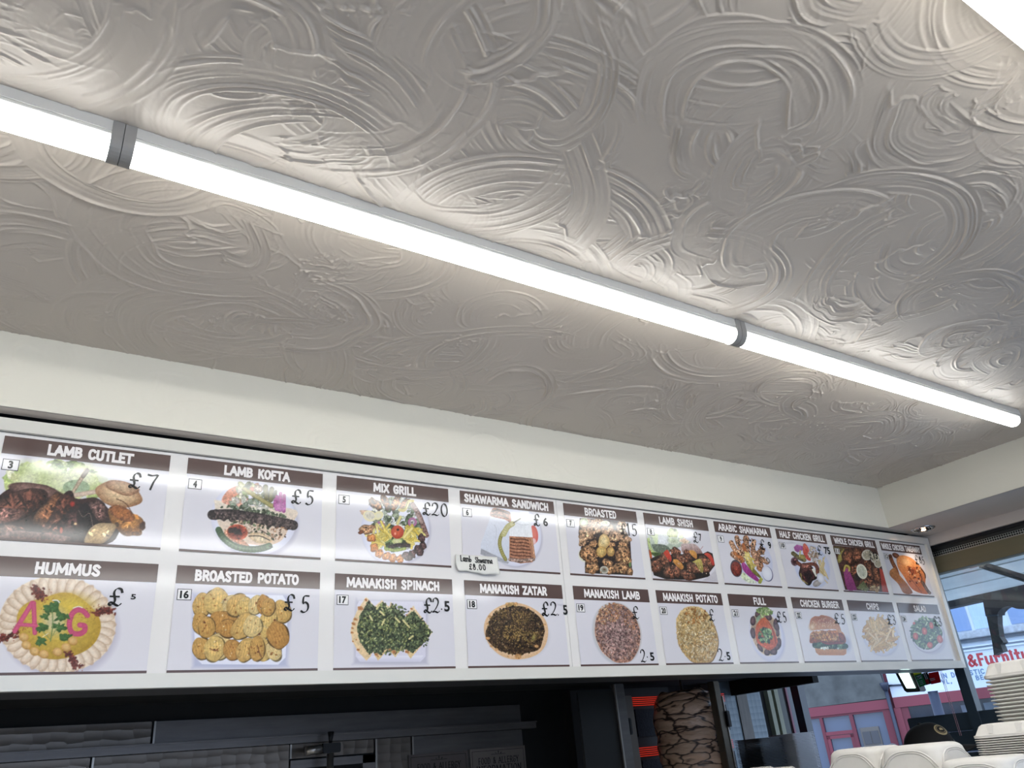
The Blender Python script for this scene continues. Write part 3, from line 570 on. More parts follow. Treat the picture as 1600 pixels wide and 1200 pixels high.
def p5(c):      # mix grill
    plate(c, 850, 780, 388, 400, 0, (16, 20))
    c.scat(150, 850, 720, 290, 300, 0, 14, 34, [(120, 134, 110), (176, 184, 160), (206, 206, 190), (90, 108, 74), (150, 160, 130)], tex=.25)
    for x, y, a, l in ((625, 495, 48, 100), (740, 470, 70, 90), (855, 480, -60, 90), (960, 500, -50, 80)): c.chunk(x, y, l, 46, a, (176, 112, 62), .4, .4, 20, 12)
    c.ell(600, 470, 40, 20, 50, (60, 40, 30), (90, 60, 40), .3); c.ell(730, 440, 50, 24, 70, (66, 44, 34), (120, 80, 50), .3)
    c.path([(900, 560), (960, 560), (1000, 470), (1050, 460)], 34, (196, 178, 96), (220, 206, 150)); c.path([(920, 545), (960, 540), (990, 470)], 12, (160, 140, 60))
    c.path([(1050, 500), (1110, 600), (1160, 720), (1205, 850)], 56, (150, 112, 104), (110, 78, 72), .25); c.path([(1100, 620), (1150, 700)], 40, (196, 166, 156), op=.6)
    c.chunk(530, 600, 80, 34, 12, (226, 186, 156), .85, .1, 6); c.ell(560, 630, 76, 60, 20, (222, 206, 180), (236, 224, 170)); c.ell(660, 625, 46, 58, 60, (222, 216, 190), (232, 220, 150)); c.ell(562, 625, 60, 44, 20, (206, 196, 176), (220, 212, 190), .08)
    c.chunk(540, 780, 90, 60, -5, (206, 150, 104), .6, .25, 20, 6); c.chunk(460, 815, 34, 20, -20, (150, 76, 40), .6, .2, 8)
    for x, y in ((683, 740), (1045, 700)): c.ell(x, y, 50, 52, 0, (150, 140, 150), (190, 84, 150)); c.ell(x, y, 22, 22, 0, (130, 130, 120), (206, 190, 200), .3)
    c.sticks(34, 700, 850, 120, 110, 0, 130, 27, [(232, 206, 96), (222, 190, 70), (240, 222, 130)])
    c.sticks(34, 1040, 850, 120, 100, 0, 130, 27, [(232, 206, 96), (222, 190, 70), (240, 222, 130)])
    c.seg(875, 720, 910, 640, 30, (226, 214, 140), (200, 186, 100)); c.seg(935, 890, 1040, 770, 34, (238, 222, 140), (206, 180, 90)); c.seg(935, 890, 1060, 950, 30, (232, 212, 110), (200, 170, 80)); c.seg(590, 920, 700, 950, 28, (234, 206, 90), (200, 166, 70))
    c.scat(40, 860, 950, 120, 60, 0, 10, 24, [(70, 100, 50), (110, 136, 80), (60, 74, 44)], tex=.25); c.ell(870, 915, 60, 34, 0, (210, 206, 150), (170, 180, 100), .1)
    c.path([(790, 985), (880, 960), (1000, 965)], 44, (70, 50, 50), (40, 32, 34), .4); c.path([(740, 1000), (850, 1020), (960, 1000)], 34, (170, 184, 96), (130, 146, 70), .1)
    c.ell(875, 812, 72, 76, 0, (226, 92, 52), (186, 58, 34), .06, 22); c.ell(880, 785, 16, 14, 0, (60, 34, 30), (90, 44, 34)); c.ell(850, 830, 12, 16, 0, (246, 170, 140), (236, 130, 90))
    for x, y in ((580, 880), (612, 990), (668, 1055), (752, 1085), (822, 1110), (905, 1120)): c.chunk(x, y, 46, 52, 20, (226, 138, 66), .66, .2, 22, 5)
    for x, y in ((1165, 965), (1110, 1000), (1130, 1040), (1045, 1060), (1000, 1100), (1150, 880), (970, 1080)): c.chunk(x, y, 44, 46, 10, (104, 72, 72), .5, .35, 14, 5)
def p6(c):      # shawarma sandwiches in paper
    plate(c, 830, 780, 330, 380, -8, (14, 20))
    c.ell(1070, 760, 50, 110, -8, (232, 120, 104), (222, 90, 80)); c.ell(1065, 850, 30, 40, 0, (234, 196, 190), (226, 170, 170))
    c.poly([(525, 545), (640, 520), (775, 620), (780, 760), (760, 1110), (600, 1060), (400, 1010), (405, 880), (470, 700)], (222, 224, 234), (196, 200, 214), .02)
    c.poly([(400, 1010), (410, 940), (600, 1030), (760, 1110), (740, 1130), (560, 1080)], (150, 150, 158), (170, 170, 180), .05)
    c.poly([(540, 455), (580, 432), (720, 465), (775, 500), (775, 610), (700, 575), (525, 530)], (136, 84, 64), (160, 104, 82), .3, smooth=True)
    c.path([(545, 475), (620, 460), (740, 500)], 22, (74, 44, 36), op=.8); c.path([(545, 515), (640, 520), (740, 560)], 14, (84, 50, 40), op=.8); c.seg(770, 520, 772, 600, 22, (206, 140, 110))
    c.poly([(760, 700), (870, 580), (900, 500), (1000, 480), (1030, 620), (1055, 800), (760, 780)], (216, 218, 226), (238, 238, 240), .03); c.seg(905, 500, 990, 490, 40, (240, 240, 242), (226, 226, 230))
    c.path([(570, 640), (600, 700), (590, 820)], 6, (200, 200, 210), op=.7); c.path([(820, 600), (900, 640), (1000, 640)], 8, (206, 208, 216), op=.7)
    c.poly([(762, 785), (1040, 800), (1085, 1060), (1050, 1110), (900, 1125), (762, 1090)], (180, 118, 84), (168, 112, 84), .16)
    for k in range(7): y = 812+k*40; c.path([(775, y), (850, y+12+k), (930, y+8+k*2), (1000+k*6, y+28)], 13, (78, 44, 34), (120, 72, 54), .2, .85)
    c.path([(770, 1075), (900, 1090), (1060, 1075)], 44, (176, 150, 136), (130, 96, 84), .35); c.seg(1040, 820, 1075, 1050, 26, (206, 150, 112), (160, 110, 80), .1)
    c.path([(715, 1075), (670, 990), (640, 880), (660, 780), (720, 690), (790, 640)], 44, (178, 170, 96), (130, 122, 60), .05); c.path([(690, 760), (740, 670), (800, 630)], 66, (214, 206, 156), (176, 168, 104), .04); c.seg(810, 620, 900, 565, 14, (130, 124, 100), (90, 84, 66))
def p7(c):      # broasted chicken with fried potato slices (880,800,12)
    c.poly([(300, 120), (420, 120), (1150, 190), (1180, 400), (1250, 560), (1270, 900), (1290, 1190), (400, 1150), (400, 930), (300, 800), (330, 640), (280, 400)], (62, 46, 44), (40, 30, 30), .3)
    br = (196, 140, 92)
    for x, y, rx, ry, a in ((430, 230, 150, 110, 0), (640, 200, 120, 80, 0), (560, 330, 140, 90, 10), (820, 330, 130, 100, 5), (1080, 280, 90, 140, 0), (420, 420, 150, 120, 0), (1130, 480, 120, 110, 20), (960, 460, 110, 100, 0), (350, 560, 70, 90, 0)):
        c.chunk(x, y, rx, ry, a, (206, 158, 118), .72, .3, 16, 10)
    c.ell(380, 190, 80, 76, 0, (196, 204, 168), (150, 160, 110), .15); c.ell(780, 215, 86, 50, 0, (206, 212, 176), (232, 230, 200)); c.ell(780, 225, 70, 40, 0, (196, 206, 160), (210, 212, 180), .12)
    c.ell(400, 800, 120, 140, 0, (196, 190, 150), (222, 220, 196))
    for x, y, rx, ry, a in ((460, 790, 170, 150, 30), (560, 600, 70, 80, 10), (1110, 640, 100, 90, 0), (1110, 800, 140, 170, 0), (530, 1050, 140, 110, 0), (830, 980, 110, 90, 20), (880, 1080, 100, 90, 0), (1080, 1050, 140, 120, 0), (1240, 1120, 60, 80, 0), (560, 890, 90, 50, 30), (900, 620, 60, 60, 0), (1210, 900, 60, 90, 0)):
        c.chunk(x, y, rx, ry, a, br, .5, .45, 20, 16)
    c.ell(760, 1090, 80, 70, 20, (120, 116, 100), (222, 214, 196)); c.ell(1245, 990, 22, 50, 0, (96, 128, 70), (130, 150, 90))
    c.scat(110, 790, 760, 480, 400, 0, 5, 13, [(84, 54, 38), (214, 160, 108), (120, 72, 44), (44, 32, 30)], tex=.1)
    c.ell(755, 560, 108, 140, 5, (232, 210, 150), (206, 160, 90), .1, 14, .05); c.ell(708, 750, 98, 104, 0, (224, 190, 112), (180, 132, 62), .14, 12, .05); c.ell(880, 745, 74, 96, 5, (216, 176, 104), (166, 118, 60), .14, 12, .05)
    for k in range(5): c.path([(700+k*22, 620+k*8), (760+k*20, 590+k*6)], 5, (180, 130, 70), op=.6)
def p8(c):      # lamb shish (1000,815,12)
    c.poly([(130, 220), (300, 180), (500, 150), (700, 200), (860, 340), (900, 420), (200, 620), (150, 420)], (214, 220, 206), (160, 176, 150), .08, smooth=True)
    c.ell(400, 360, 150, 110, 0, (232, 234, 236), (206, 212, 206), .05); c.poly([(190, 260), (330, 220), (320, 520), (280, 520), (250, 340)], (222, 232, 190), (206, 220, 166), .06)
    c.path([(150, 330), (170, 460), (240, 580), (370, 610)], 50, (196, 208, 140), (150, 170, 96), .12); c.ell(300, 620, 110, 44, 10, (52, 74, 34), (96, 120, 60), .25, 0, .2)
    c.ell(600, 230, 110, 90, 20, (186, 196, 110), (130, 146, 70), .15, 10, .1); c.ell(650, 165, 40, 26, 20, (84, 104, 50), (120, 140, 80), .2); c.ell(760, 260, 60, 60, 0, (206, 216, 150), (220, 226, 190), .15, 0, .25)
    c.ell(620, 360, 120, 70, 10, (196, 208, 170), (214, 220, 200), .1); c.ell(820, 370, 90, 50, 15, (236, 200, 160), (232, 214, 196), .12, 0, .2)
    c.poly([(760, 420), (1000, 420), (1120, 520), (1170, 640), (1050, 700), (800, 600)], (206, 180, 176), (120, 76, 70), .12, smooth=True)
    c.poly([(200, 430), (420, 430), (560, 520), (500, 620), (280, 560)], (120, 130, 116), (90, 104, 80), .2, smooth=True)
    c.poly([(180, 700), (320, 640), (560, 620), (1180, 600), (1260, 560), (1350, 600), (1400, 820), (1290, 960), (1310, 1030), (1000, 1100), (480, 1085), (250, 1010), (210, 860)], (48, 30, 26), (30, 20, 20), .3)
    c.ell(185, 620, 26, 90, -12, (206, 96, 44), (150, 60, 30), .15)
    for x, y, rx, ry, a in ((310, 830, 130, 130, 0), (440, 720, 120, 90, 50), (660, 570, 120, 70, 20), (760, 700, 160, 70, 30), (880, 660, 90, 60, 30), (870, 570, 60, 44, 0), (560, 940, 130, 130, -30), (680, 930, 90, 120, 0), (890, 1010, 140, 100, 10), (930, 870, 90, 90, 0), (1050, 880, 90, 120, -30), (1200, 760, 80, 130, -30), (1290, 780, 60, 110, -25), (1230, 900, 80, 60, 20)):
        c.chunk(x, y, rx, ry, a, (138, 82, 58), .45, .4, 26, 14)
    c.poly([(430, 590), (470, 545), (520, 545), (580, 680), (560, 760), (500, 690)], (222, 70, 44), (196, 50, 34), .05, smooth=True)
    c.poly([(1190, 610), (1250, 590), (1330, 640), (1390, 790), (1350, 820), (1290, 700)], (222, 70, 50), (190, 44, 34), .05, smooth=True)
    c.poly([(900, 550), (980, 540), (1050, 600), (1050, 700), (960, 640)], (226, 160, 70), (196, 124, 50), .08, smooth=True); c.poly([(620, 710), (700, 720), (810, 840), (760, 900), (620, 770)], (222, 150, 62), (190, 120, 50), .12, smooth=True)
    c.poly([(970, 760), (1110, 700), (1160, 780), (1175, 950), (1110, 930), (1040, 800)], (196, 176, 84), (150, 132, 56), .1, smooth=True)
    c.scat(40, 780, 850, 500, 180, 8, 4, 10, [(206, 160, 130), (176, 120, 90), (230, 196, 170)], tex=.1)
    c.poly([(1160, 1110), (1320, 1000), (1420, 880), (1470, 1130)], (206, 200, 204), (190, 184, 192), .02); c.seg(1130, 520, 1170, 470, 12, (206, 150, 150))
def p9(c):      # arabic shawarma (1110,825,12.63)
    c.ell(860, 640, 330, 460, -25, (212, 212, 226), (196, 198, 220), soft=4)
    for pts, w in (([(400, 290), (480, 430), (620, 540)], 90), ([(510, 190), (550, 330), (640, 470)], 90), ([(690, 200), (700, 340), (720, 460)], 110), ([(850, 270), (830, 400), (840, 500)], 90), ([(1020, 440), (940, 500), (880, 560)], 110), ([(1110, 680), (1000, 620), (900, 560)], 90), ([(440, 520), (560, 610), (620, 640)], 120), ([(900, 560), (960, 700), (980, 800)], 130), ([(840, 480), (900, 640), (920, 700)], 120)):
        c.path(pts, w, (206, 160, 126), (140, 90, 60), .4)
    c.scat(110, 760, 480, 330, 260, 30, 5, 14, [(120, 72, 50), (226, 180, 146), (60, 40, 34), (190, 120, 76)], tex=.15, ang=50)
    for pts in ([(560, 560), (600, 600), (620, 680)], [(640, 330), (660, 420), (700, 480)], [(470, 500), (560, 580)]): c.path(pts, 60, (200, 116, 56), (166, 90, 44), .2)
    c.ell(1130, 640, 30, 60, -30, (214, 206, 200), (60, 56, 70)); c.ell(960, 800, 60, 40, 10, (196, 130, 84), (120, 70, 44), .3)
    c.ell(500, 800, 112, 172, -12, (120, 104, 112), (70, 64, 76)); c.ell(500, 808, 98, 145, -12, (150, 58, 44), (110, 40, 34), .25, 16)
    c.ell(1115, 905, 104, 158, -18, (90, 88, 120), (70, 70, 110)); c.ell(1108, 898, 98, 150, -18, (226, 226, 234), (206, 206, 220))
    c.poly([(590, 950), (640, 880), (760, 980), (900, 1080), (760, 1090), (640, 1020)], (196, 208, 160), (214, 220, 196), .15, smooth=True)
    c.poly([(600, 720), (650, 680), (760, 800), (950, 1020), (920, 1060), (760, 960), (640, 840)], (170, 62, 140), (150, 44, 124), .12, smooth=True)
    c.poly([(680, 580), (780, 720), (980, 950), (980, 1000), (820, 880), (700, 700)], (150, 140, 62), (110, 104, 40), .2, smooth=True)
    c.poly([(930, 1060), (980, 970), (1030, 1010), (990, 1100), (940, 1100)], (176, 178, 70), (150, 150, 60), .1)
    c.sticks(16, 770, 640, 60, 130, -30, 190, 26, [(236, 214, 120), (222, 196, 90)], 58); c.ell(720, 530, 56, 44, 0, (232, 214, 130), (206, 180, 90), .1)
def p10(c):     # half chicken grill (1210,840,14.12)
    c.ell(820, 640, 370, 500, -24, (214, 214, 226), (190, 196, 222), soft=6)
    c.poly([(415, 215), (480, 155), (610, 190), (640, 270), (500, 330), (440, 290)], (176, 92, 160), (150, 66, 140), .1)
    c.poly([(620, 160), (660, 130), (740, 230), (770, 400), (790, 510), (700, 480), (620, 330)], (226, 104, 84), (206, 70, 60), .12, smooth=True)
    c.scat(60, 850, 380, 110, 190, -20, 10, 24, [(214, 196, 176), (196, 160, 140), (226, 214, 196), (176, 140, 110)], tex=.2)
    c.path([(400, 350), (520, 440), (650, 500)], 90, (130, 118, 70), (90, 80, 50), .2); c.ell(610, 430, 70, 54, 30, (176, 160, 84), (130, 116, 56), .1); c.seg(560, 290, 545, 420, 30, (206, 192, 110), (160, 146, 80))
    c.sticks(22, 1040, 700, 70, 200, -8, 330, 22, [(226, 200, 140), (214, 180, 116), (236, 214, 160)], 78)
    c.ell(435, 530, 84, 100, -15, (70, 28, 34), (120, 100, 110), .3, 8); c.ell(450, 490, 30, 20, 0, (170, 110, 110), (120, 60, 64), .2)
    c.chunk(720, 800, 180, 240, -25, (96, 50, 44), .35, .4, 26, 20); c.ell(740, 840, 110, 130, 0, (40, 22, 26), (70, 34, 34), .5, 0, .15)
    c.path([(500, 560), (600, 620), (700, 600), (860, 590), (930, 660), (940, 760)], 80, (150, 84, 62), (100, 52, 42), .25); c.chunk(680, 640, 120, 50, 10, (170, 100, 84), .5, .3, 14, 10)
    c.path([(570, 800), (600, 930), (720, 1020)], 30, (150, 130, 70), (110, 90, 50), .2); c.poly([(810, 700), (870, 680), (930, 850), (900, 870)], (232, 230, 214), (214, 206, 190), .05)
    c.ell(930, 1010, 100, 70, -30, (176, 166, 160), (150, 140, 140), .1); c.ell(1010, 895, 78, 118, -25, (232, 232, 238), (190, 190, 206), soft=2)
def p11(c):     # whole chicken grill (1290,820,8.889)
    c.poly([(95, 285), (705, 345), (885, 945), (265, 905)], (88, 52, 40), (74, 42, 34), .3)
    c.ell(210, 430, 40, 110, 20, (176, 160, 76), (120, 104, 50), .15); c.ell(150, 340, 80, 44, 0, (120, 100, 60), (90, 74, 50), .2)
    for x, y, rx, ry, a in ((320, 450, 90, 130, 0), (430, 420, 80, 110, -10), (390, 650, 90, 100, 0), (560, 560, 60, 90, 0), (640, 640, 80, 140, -20), (700, 700, 60, 140, -20), (560, 820, 110, 90, 0), (680, 860, 90, 60, 0), (300, 620, 50, 60, 0)):
        c.chunk(x, y, rx, ry, a, (150, 88, 58), .35, .45, 24, 14)
    c.ell(450, 720, 60, 60, 0, (40, 30, 28), (60, 40, 34), .3)
    c.poly([(740, 600), (800, 640), (880, 940), (780, 930)], (196, 74, 56), (176, 52, 44), .08); c.poly([(240, 640), (310, 620), (420, 880), (400, 910), (290, 890)], (170, 66, 130), (140, 44, 110), .1, smooth=True)
    c.path([(250, 640), (270, 570), (320, 590), (320, 640)], 26, (214, 190, 90), (176, 150, 60)); c.poly([(420, 880), (520, 780), (600, 900), (560, 930)], (96, 104, 60), (130, 130, 90), .2); c.scat(20, 680, 890, 70, 40, 0, 8, 18, [(206, 180, 130), (176, 130, 80)], tex=.2)
    for x, y, rx, ry in ((570, 420, 76, 74), (680, 470, 60, 66), (720, 540, 52, 60)): c.ell(x, y, rx, ry, -20, (190, 176, 150), (222, 216, 196), .08); c.ell(x, y, rx*.82, ry*.82, -20, (176, 164, 136), (196, 184, 156), .15)
    c.ell(497, 650, 70, 108, -20, (236, 232, 208), (230, 226, 200)); c.ell(497, 650, 55, 90, -20, (184, 186, 160), (206, 206, 180), .12)
    for k in range(8): t = PI*k/8; c.seg(497-45*math.cos(t), 650-70*math.sin(t), 497+45*math.cos(t), 650+70*math.sin(t), 4, (222, 222, 204), op=.6)
def p12(c):     # whole chicken takeaway (1290,820,8.889)
    c.ell(1240, 900, 150, 50, 5, (236, 232, 236), (214, 208, 212), soft=6)
    c.path([(890, 435), (920, 520), (970, 620), (1000, 720)], 50, (170, 96, 52), (120, 62, 36), .15); c.ell(892, 442, 26, 26, 0, (84, 50, 36), (110, 66, 44), .2)
    c.poly([(885, 640), (950, 600), (1020, 700), (1140, 840), (1200, 950), (1080, 950), (1000, 820), (890, 710)], (196, 124, 66), (150, 84, 48), .12, smooth=True)
    c.ell(970, 430, 56, 34, 30, (150, 84, 56), (110, 60, 44), .2)
    c.poly([(975, 480), (1040, 425), (1180, 460), (1310, 580), (1380, 700), (1380, 850), (1440, 950), (1340, 960), (1190, 890), (1080, 720), (1000, 600)], (234, 150, 84), (196, 96, 48), .1, smooth=True)
    c.ell(1120, 520, 90, 60, 35, (246, 180, 116), (232, 150, 84), .06, soft=12); c.ell(1190, 640, 70, 56, 30, (130, 60, 36), (200, 104, 56), .4, 0, .25)
    c.path([(1310, 600), (1370, 680), (1380, 740)], 14, (84, 48, 34)); c.path([(1290, 660), (1330, 740), (1320, 800)], 14, (110, 60, 40)); c.path([(1150, 720), (1280, 880), (1330, 950)], 10, (150, 74, 40), op=.8); c.path([(1340, 800), (1400, 900), (1440, 950)], 40, (120, 84, 60), (90, 60, 44), .3)
    c.scat(30, 1230, 700, 120, 110, 30, 5, 12, [(120, 54, 34), (250, 190, 140), (176, 84, 44)], tex=.1)
def p15(c):     # hummus with A and G (0,850,5.714)
    c.ell(540, 760, 520, 440, 0, (176, 170, 186), (190, 184, 198), soft=8); c.ell(510, 720, 520, 432, 3, (214, 190, 162), (226, 206, 180), .03)
    for k in range(34):
        t = 2*PI*k/34; x = 510+430*math.cos(t); y = 722+348*math.sin(t); g = math.degrees(t)
        c.ell(x, y, 92, 44, g, (226, 204, 178), (190, 156, 126), .04, 0, .05); c.ell(x+8*math.cos(t+1.3), y+8*math.sin(t+1.3), 74, 26, g+8, (232, 214, 192), (214, 188, 160), .03)
    c.ell(520, 735, 365, 300, 0, (206, 176, 66), (190, 150, 44), .05, 14, .05); c.ell(640, 560, 160, 90, 0, (222, 190, 62), (206, 172, 56), .05, soft=20)
    c.ell(480, 690, 140, 150, 0, (196, 186, 140), (206, 178, 80), .06, soft=26)
    for x0, y0, x1, y1 in ((300, 380, 380, 480), (1000, 595, 840, 610), (0, 850, 170, 795), (610, 970, 690, 1120)):
        for k in range(60):
            t = c.rng.random(); w = 20; c.ell(x0+(x1-x0)*t+c.rng.normal()*w, y0+(y1-y0)*t+c.rng.normal()*w*.8, 14, 10, c.rng.uniform(0, 180), (122, 52, 36), (96, 36, 28), .3, 0, .2)
        for k in range(26): t = c.rng.uniform(.6, 1.6); c.ell(x0+(x1-x0)*t+c.rng.normal()*40, y0+(y1-y0)*t+c.rng.normal()*34, 4, 4, 0, (150, 70, 40))
    pk = (214, 84, 124)
    for a in (((285, 530), (130, 780)), ((300, 530), (310, 795)), ((170, 720), (320, 730))): c.seg(a[0][0], a[0][1], a[1][0], a[1][1], 42 if a[0][1] < 600 else 34, pk, (190, 60, 104), .04)
    c.path([(780, 640), (740, 600), (690, 590), (640, 630), (618, 720), (640, 790), (700, 805), (750, 780), (755, 735), (710, 725)], 46, pk, (190, 60, 104), .04)
    gr = (74, 118, 56)
    for x, y, r in ((470, 570, 62), (540, 650, 52), (380, 745, 50), (530, 745, 54), (570, 835, 46), (370, 865, 44), (420, 590, 40), (400, 650, 36), (500, 530, 34), (600, 650, 26), (350, 770, 26), (610, 825, 30), (340, 890, 26)):
        c.ell(x, y, r, r*.72, c.rng.uniform(-40, 40), gr, (52, 92, 40), .12, 8, .38, n=7)
    c.path([(465, 600), (470, 720), (450, 870)], 9, (120, 150, 80)); c.path([(530, 700), (470, 820)], 6, (120, 150, 80)); c.path([(380, 780), (450, 860)], 6, (120, 150, 80))
    for x, y in ((212, 835), (235, 905), (307, 960), (390, 985), (512, 965), (590, 925), (648, 868)): c.ell(x, y, 44, 38, 20, (222, 178, 110), (190, 136, 62), .05, 22)
    c.path([(470, 505), (510, 505), (530, 525)], 9, (250, 246, 230)); c.path([(650, 575), (700, 560), (735, 572)], 7, (250, 244, 226)); c.path([(380, 830), (430, 800)], 5, (246, 240, 210))
def p16(c):     # broasted potato slices (240,870,5.714)
    c.poly([(345, 330), (1170, 340), (1215, 420), (1190, 920), (1130, 985), (420, 990), (350, 930)], (186, 186, 212), (176, 178, 206), 0, soft=8, smooth=True)
    c.poly([(400, 330), (1150, 345), (1200, 420), (1175, 900), (1110, 965), (430, 960), (370, 900), (350, 400)], (226, 226, 238), (222, 222, 236), .01)
    pl = [(224, 176, 92), (232, 190, 104), (214, 160, 76), (236, 202, 130), (206, 146, 66)]
    S = [(430, 430, 84, 105, 10), (560, 400, 110, 120, 20), (420, 600, 76, 100, -10), (700, 430, 84, 96, 30), (640, 600, 150, 110, 20), (740, 430, 80, 110, 30), (810, 450, 72, 92, 10), (470, 630, 76, 96, 5), (910, 430, 64, 88, 20), (980, 430, 60, 88, 0), (1140, 490, 84, 100, -10), (1010, 600, 80, 130, 20), (430, 820, 88, 96, -5), (580, 800, 110, 120, 20), (660, 640, 90, 80, 10), (790, 620, 84, 130, 30), (540, 820, 90, 116, 10), (1020, 450, 60, 80, 10), (880, 620, 84, 98, 20), (700, 830, 84, 90, -10), (820, 830, 80, 110, 25), (960, 820, 84, 110, -20), (920, 820, 70, 110, 0), (1070, 840, 66, 90, -20), (1105, 700, 94, 124, -10)]
    for i, (x, y, rx, ry, a) in enumerate(S):
        q = np.array(pl[i % 5], float); c.ell(x+4, y+5, rx+4, ry+4, a, q*.5, q*.45, .1, 0, .05); c.ell(x, y, rx, ry, a, q, q*.86, .09, 7, .06)
        for k in range(6): o = (k-2.5)*rx*.28; g = math.radians(a+78); c.path([(x+o-ry*.6*math.cos(g), y-ry*.6*math.sin(g)), (x+o+6, y), (x+o+ry*.6*math.cos(g), y+ry*.6*math.sin(g))], 5, q*.74, op=.42)
        c.scat(6, x, y, rx*.7, ry*.7, a, 3, 7, [(176, 104, 40), (244, 214, 150), (190, 120, 50)], tex=.1)
    for x, y in ((635, 385), (452, 588), (1078, 566), (942, 692), (540, 830), (930, 850)): c.ell(x, y, 12, 9, 0, (96, 56, 30), (150, 90, 44))
    c.path([(500, 820), (545, 840), (575, 820)], 10, (150, 84, 44), op=.8); c.path([(920, 790), (940, 850), (960, 900)], 9, (130, 80, 44), op=.8)
def p17(c):     # manakish spinach (500,880,7.273)
    c.poly([(420, 430), (1180, 430), (1215, 500), (1215, 1080), (1150, 1150), (430, 1150), (385, 1080), (400, 460)], (190, 186, 202), (184, 180, 198), 0, soft=7, smooth=True)
    c.poly([(440, 430), (1160, 440), (1200, 510), (1195, 1060), (1140, 1120), (450, 1120), (400, 1060), (415, 480)], (216, 212, 226), (208, 204, 220), .01)
    c.poly([(420, 1060), (1170, 1050), (1130, 1112), (460, 1112)], (226, 224, 234), (200, 196, 214))
    cr = (232, 204, 158)
    c.poly([(520, 385), (625, 500), (600, 1000), (570, 1060), (525, 1110), (430, 1010), (360, 880), (345, 760), (370, 640), (430, 520)], cr, (224, 190, 140), .05, smooth=False, jag=2)
    c.poly([(620, 490), (700, 420), (780, 500), (800, 440), (960, 620), (1055, 485), (1275, 790), (1025, 1085), (940, 960), (850, 1070), (770, 980), (655, 1110), (590, 1000)], cr, (220, 188, 130), .06, jag=2)
    gp = [(84, 96, 66), (60, 72, 52), (110, 124, 78), (46, 58, 46), (140, 150, 92)]
    for P_ in ([(545, 420), (640, 520), (715, 430), (770, 520), (830, 480), (950, 620), (1060, 540), (1275, 790), (1050, 1030), (930, 950), (860, 1040), (740, 960), (690, 1050), (600, 1000), (560, 1050), (450, 900), (415, 740), (450, 590)],):
        c.poly(P_, (84, 96, 64), (70, 82, 56), .5, jag=5)
    c.scat(520, 760, 750, 330, 290, 0, 5, 13, gp, tex=.3, c2=.8); c.scat(160, 1110, 790, 120, 180, -10, 5, 12, gp, tex=.3, c2=.8); c.scat(130, 760, 760, 330, 270, 0, 4, 9, [(166, 172, 96), (190, 190, 130), (150, 160, 90)], tex=.1, asp=2.2)
    for a in ((640, 520, 670, 480), (700, 700, 730, 640), (850, 620, 900, 670), (940, 650, 1010, 730), (1010, 860, 1050, 830), (560, 600, 590, 650), (680, 550, 720, 590)): c.seg(*a, 22, (214, 202, 140), (176, 170, 100), .1)
    for x, y, r in ((518, 420, 20), (455, 515, 34), (400, 640, 22), (378, 690, 24), (365, 740, 16), (360, 790, 18), (430, 985, 20), (635, 1040, 22), (655, 1062, 12), (835, 1010, 28), (790, 982, 14), (985, 1010, 24), (1035, 520, 16), (980, 590, 12), (408, 870, 12), (370, 890, 12)): c.ell(x, y, r, r*.75, 20, (180, 110, 60), (206, 150, 96), .1, 0, .15)
def p18(c):     # manakish zatar (700,880,7.273)
    c.ell(780, 800, 372, 300, 10, (190, 188, 196), (200, 198, 206), soft=8)
    c.ell(770, 775, 366, 322, 12, (236, 210, 178), (222, 178, 132), .04, 0, .02)
    c.ell(715, 480, 80, 34, 5, (190, 150, 84), (214, 176, 120), .2, 0, .15); c.ell(765, 770, 330, 280, 12, (76, 56, 36), (70, 50, 34), .5, 0, .04, n=9)
    z = [(60, 42, 30), (104, 80, 40), (140, 108, 56), (48, 34, 26), (84, 62, 36), (40, 30, 26)]
    c.scat(700, 765, 768, 325, 280, 12, 4, 9, z, tex=.3); c.scat(120, 740, 800, 130, 90, 10, 3, 7, [(160, 124, 60), (176, 142, 76)], tex=.2); c.scat(90, 820, 620, 100, 70, 10, 3, 7, [(160, 124, 64), (150, 120, 60)], tex=.2); c.scat(80, 930, 830, 80, 70, 0, 3, 7, [(150, 120, 60), (134, 110, 56)], tex=.2); c.scat(70, 600, 570, 70, 60, 0, 3, 7, [(140, 108, 56)], tex=.2)
    c.scat(130, 765, 768, 320, 275, 12, 2, 4, [(206, 180, 130), (190, 160, 110)], tex=.1)
    for x, y, r in ((448, 855, 26), (487, 945, 18), (550, 980, 20), (470, 610, 20), (665, 470, 18), (765, 462, 22), (890, 510, 14), (790, 1062, 40), (680, 1060, 12), (1090, 700, 14), (1000, 945, 24), (445, 690, 14)): c.ell(x, y, r, r*.7, 0, (206, 156, 96), (190, 130, 76), .2, 0, .1)
    c.ell(965, 850, 20, 50, 20, (130, 120, 56), (150, 120, 70), .2)
def p19(c):     # manakish lamb (880,905,6.154)
    c.ell(505, 530, 222, 300, -18, (170, 172, 184), (186, 188, 196), soft=6); c.ell(517, 515, 228, 300, -16, (222, 214, 212), (196, 190, 190), soft=2)
    c.ell(520, 520, 216, 288, -16, (160, 126, 122), (170, 122, 100), .3, 0, .02, n=9)
    c.scat(800, 520, 520, 205, 278, -16, 3, 8, [(150, 120, 118), (176, 142, 134), (134, 102, 100), (190, 160, 150), (120, 90, 88)], tex=.2)
    c.scat(160, 440, 330, 130, 90, -30, 3, 8, [(206, 150, 110), (190, 124, 84), (214, 170, 130)], tex=.2); c.scat(60, 640, 400, 60, 90, -20, 3, 7, [(196, 136, 96), (176, 120, 90)], tex=.2)
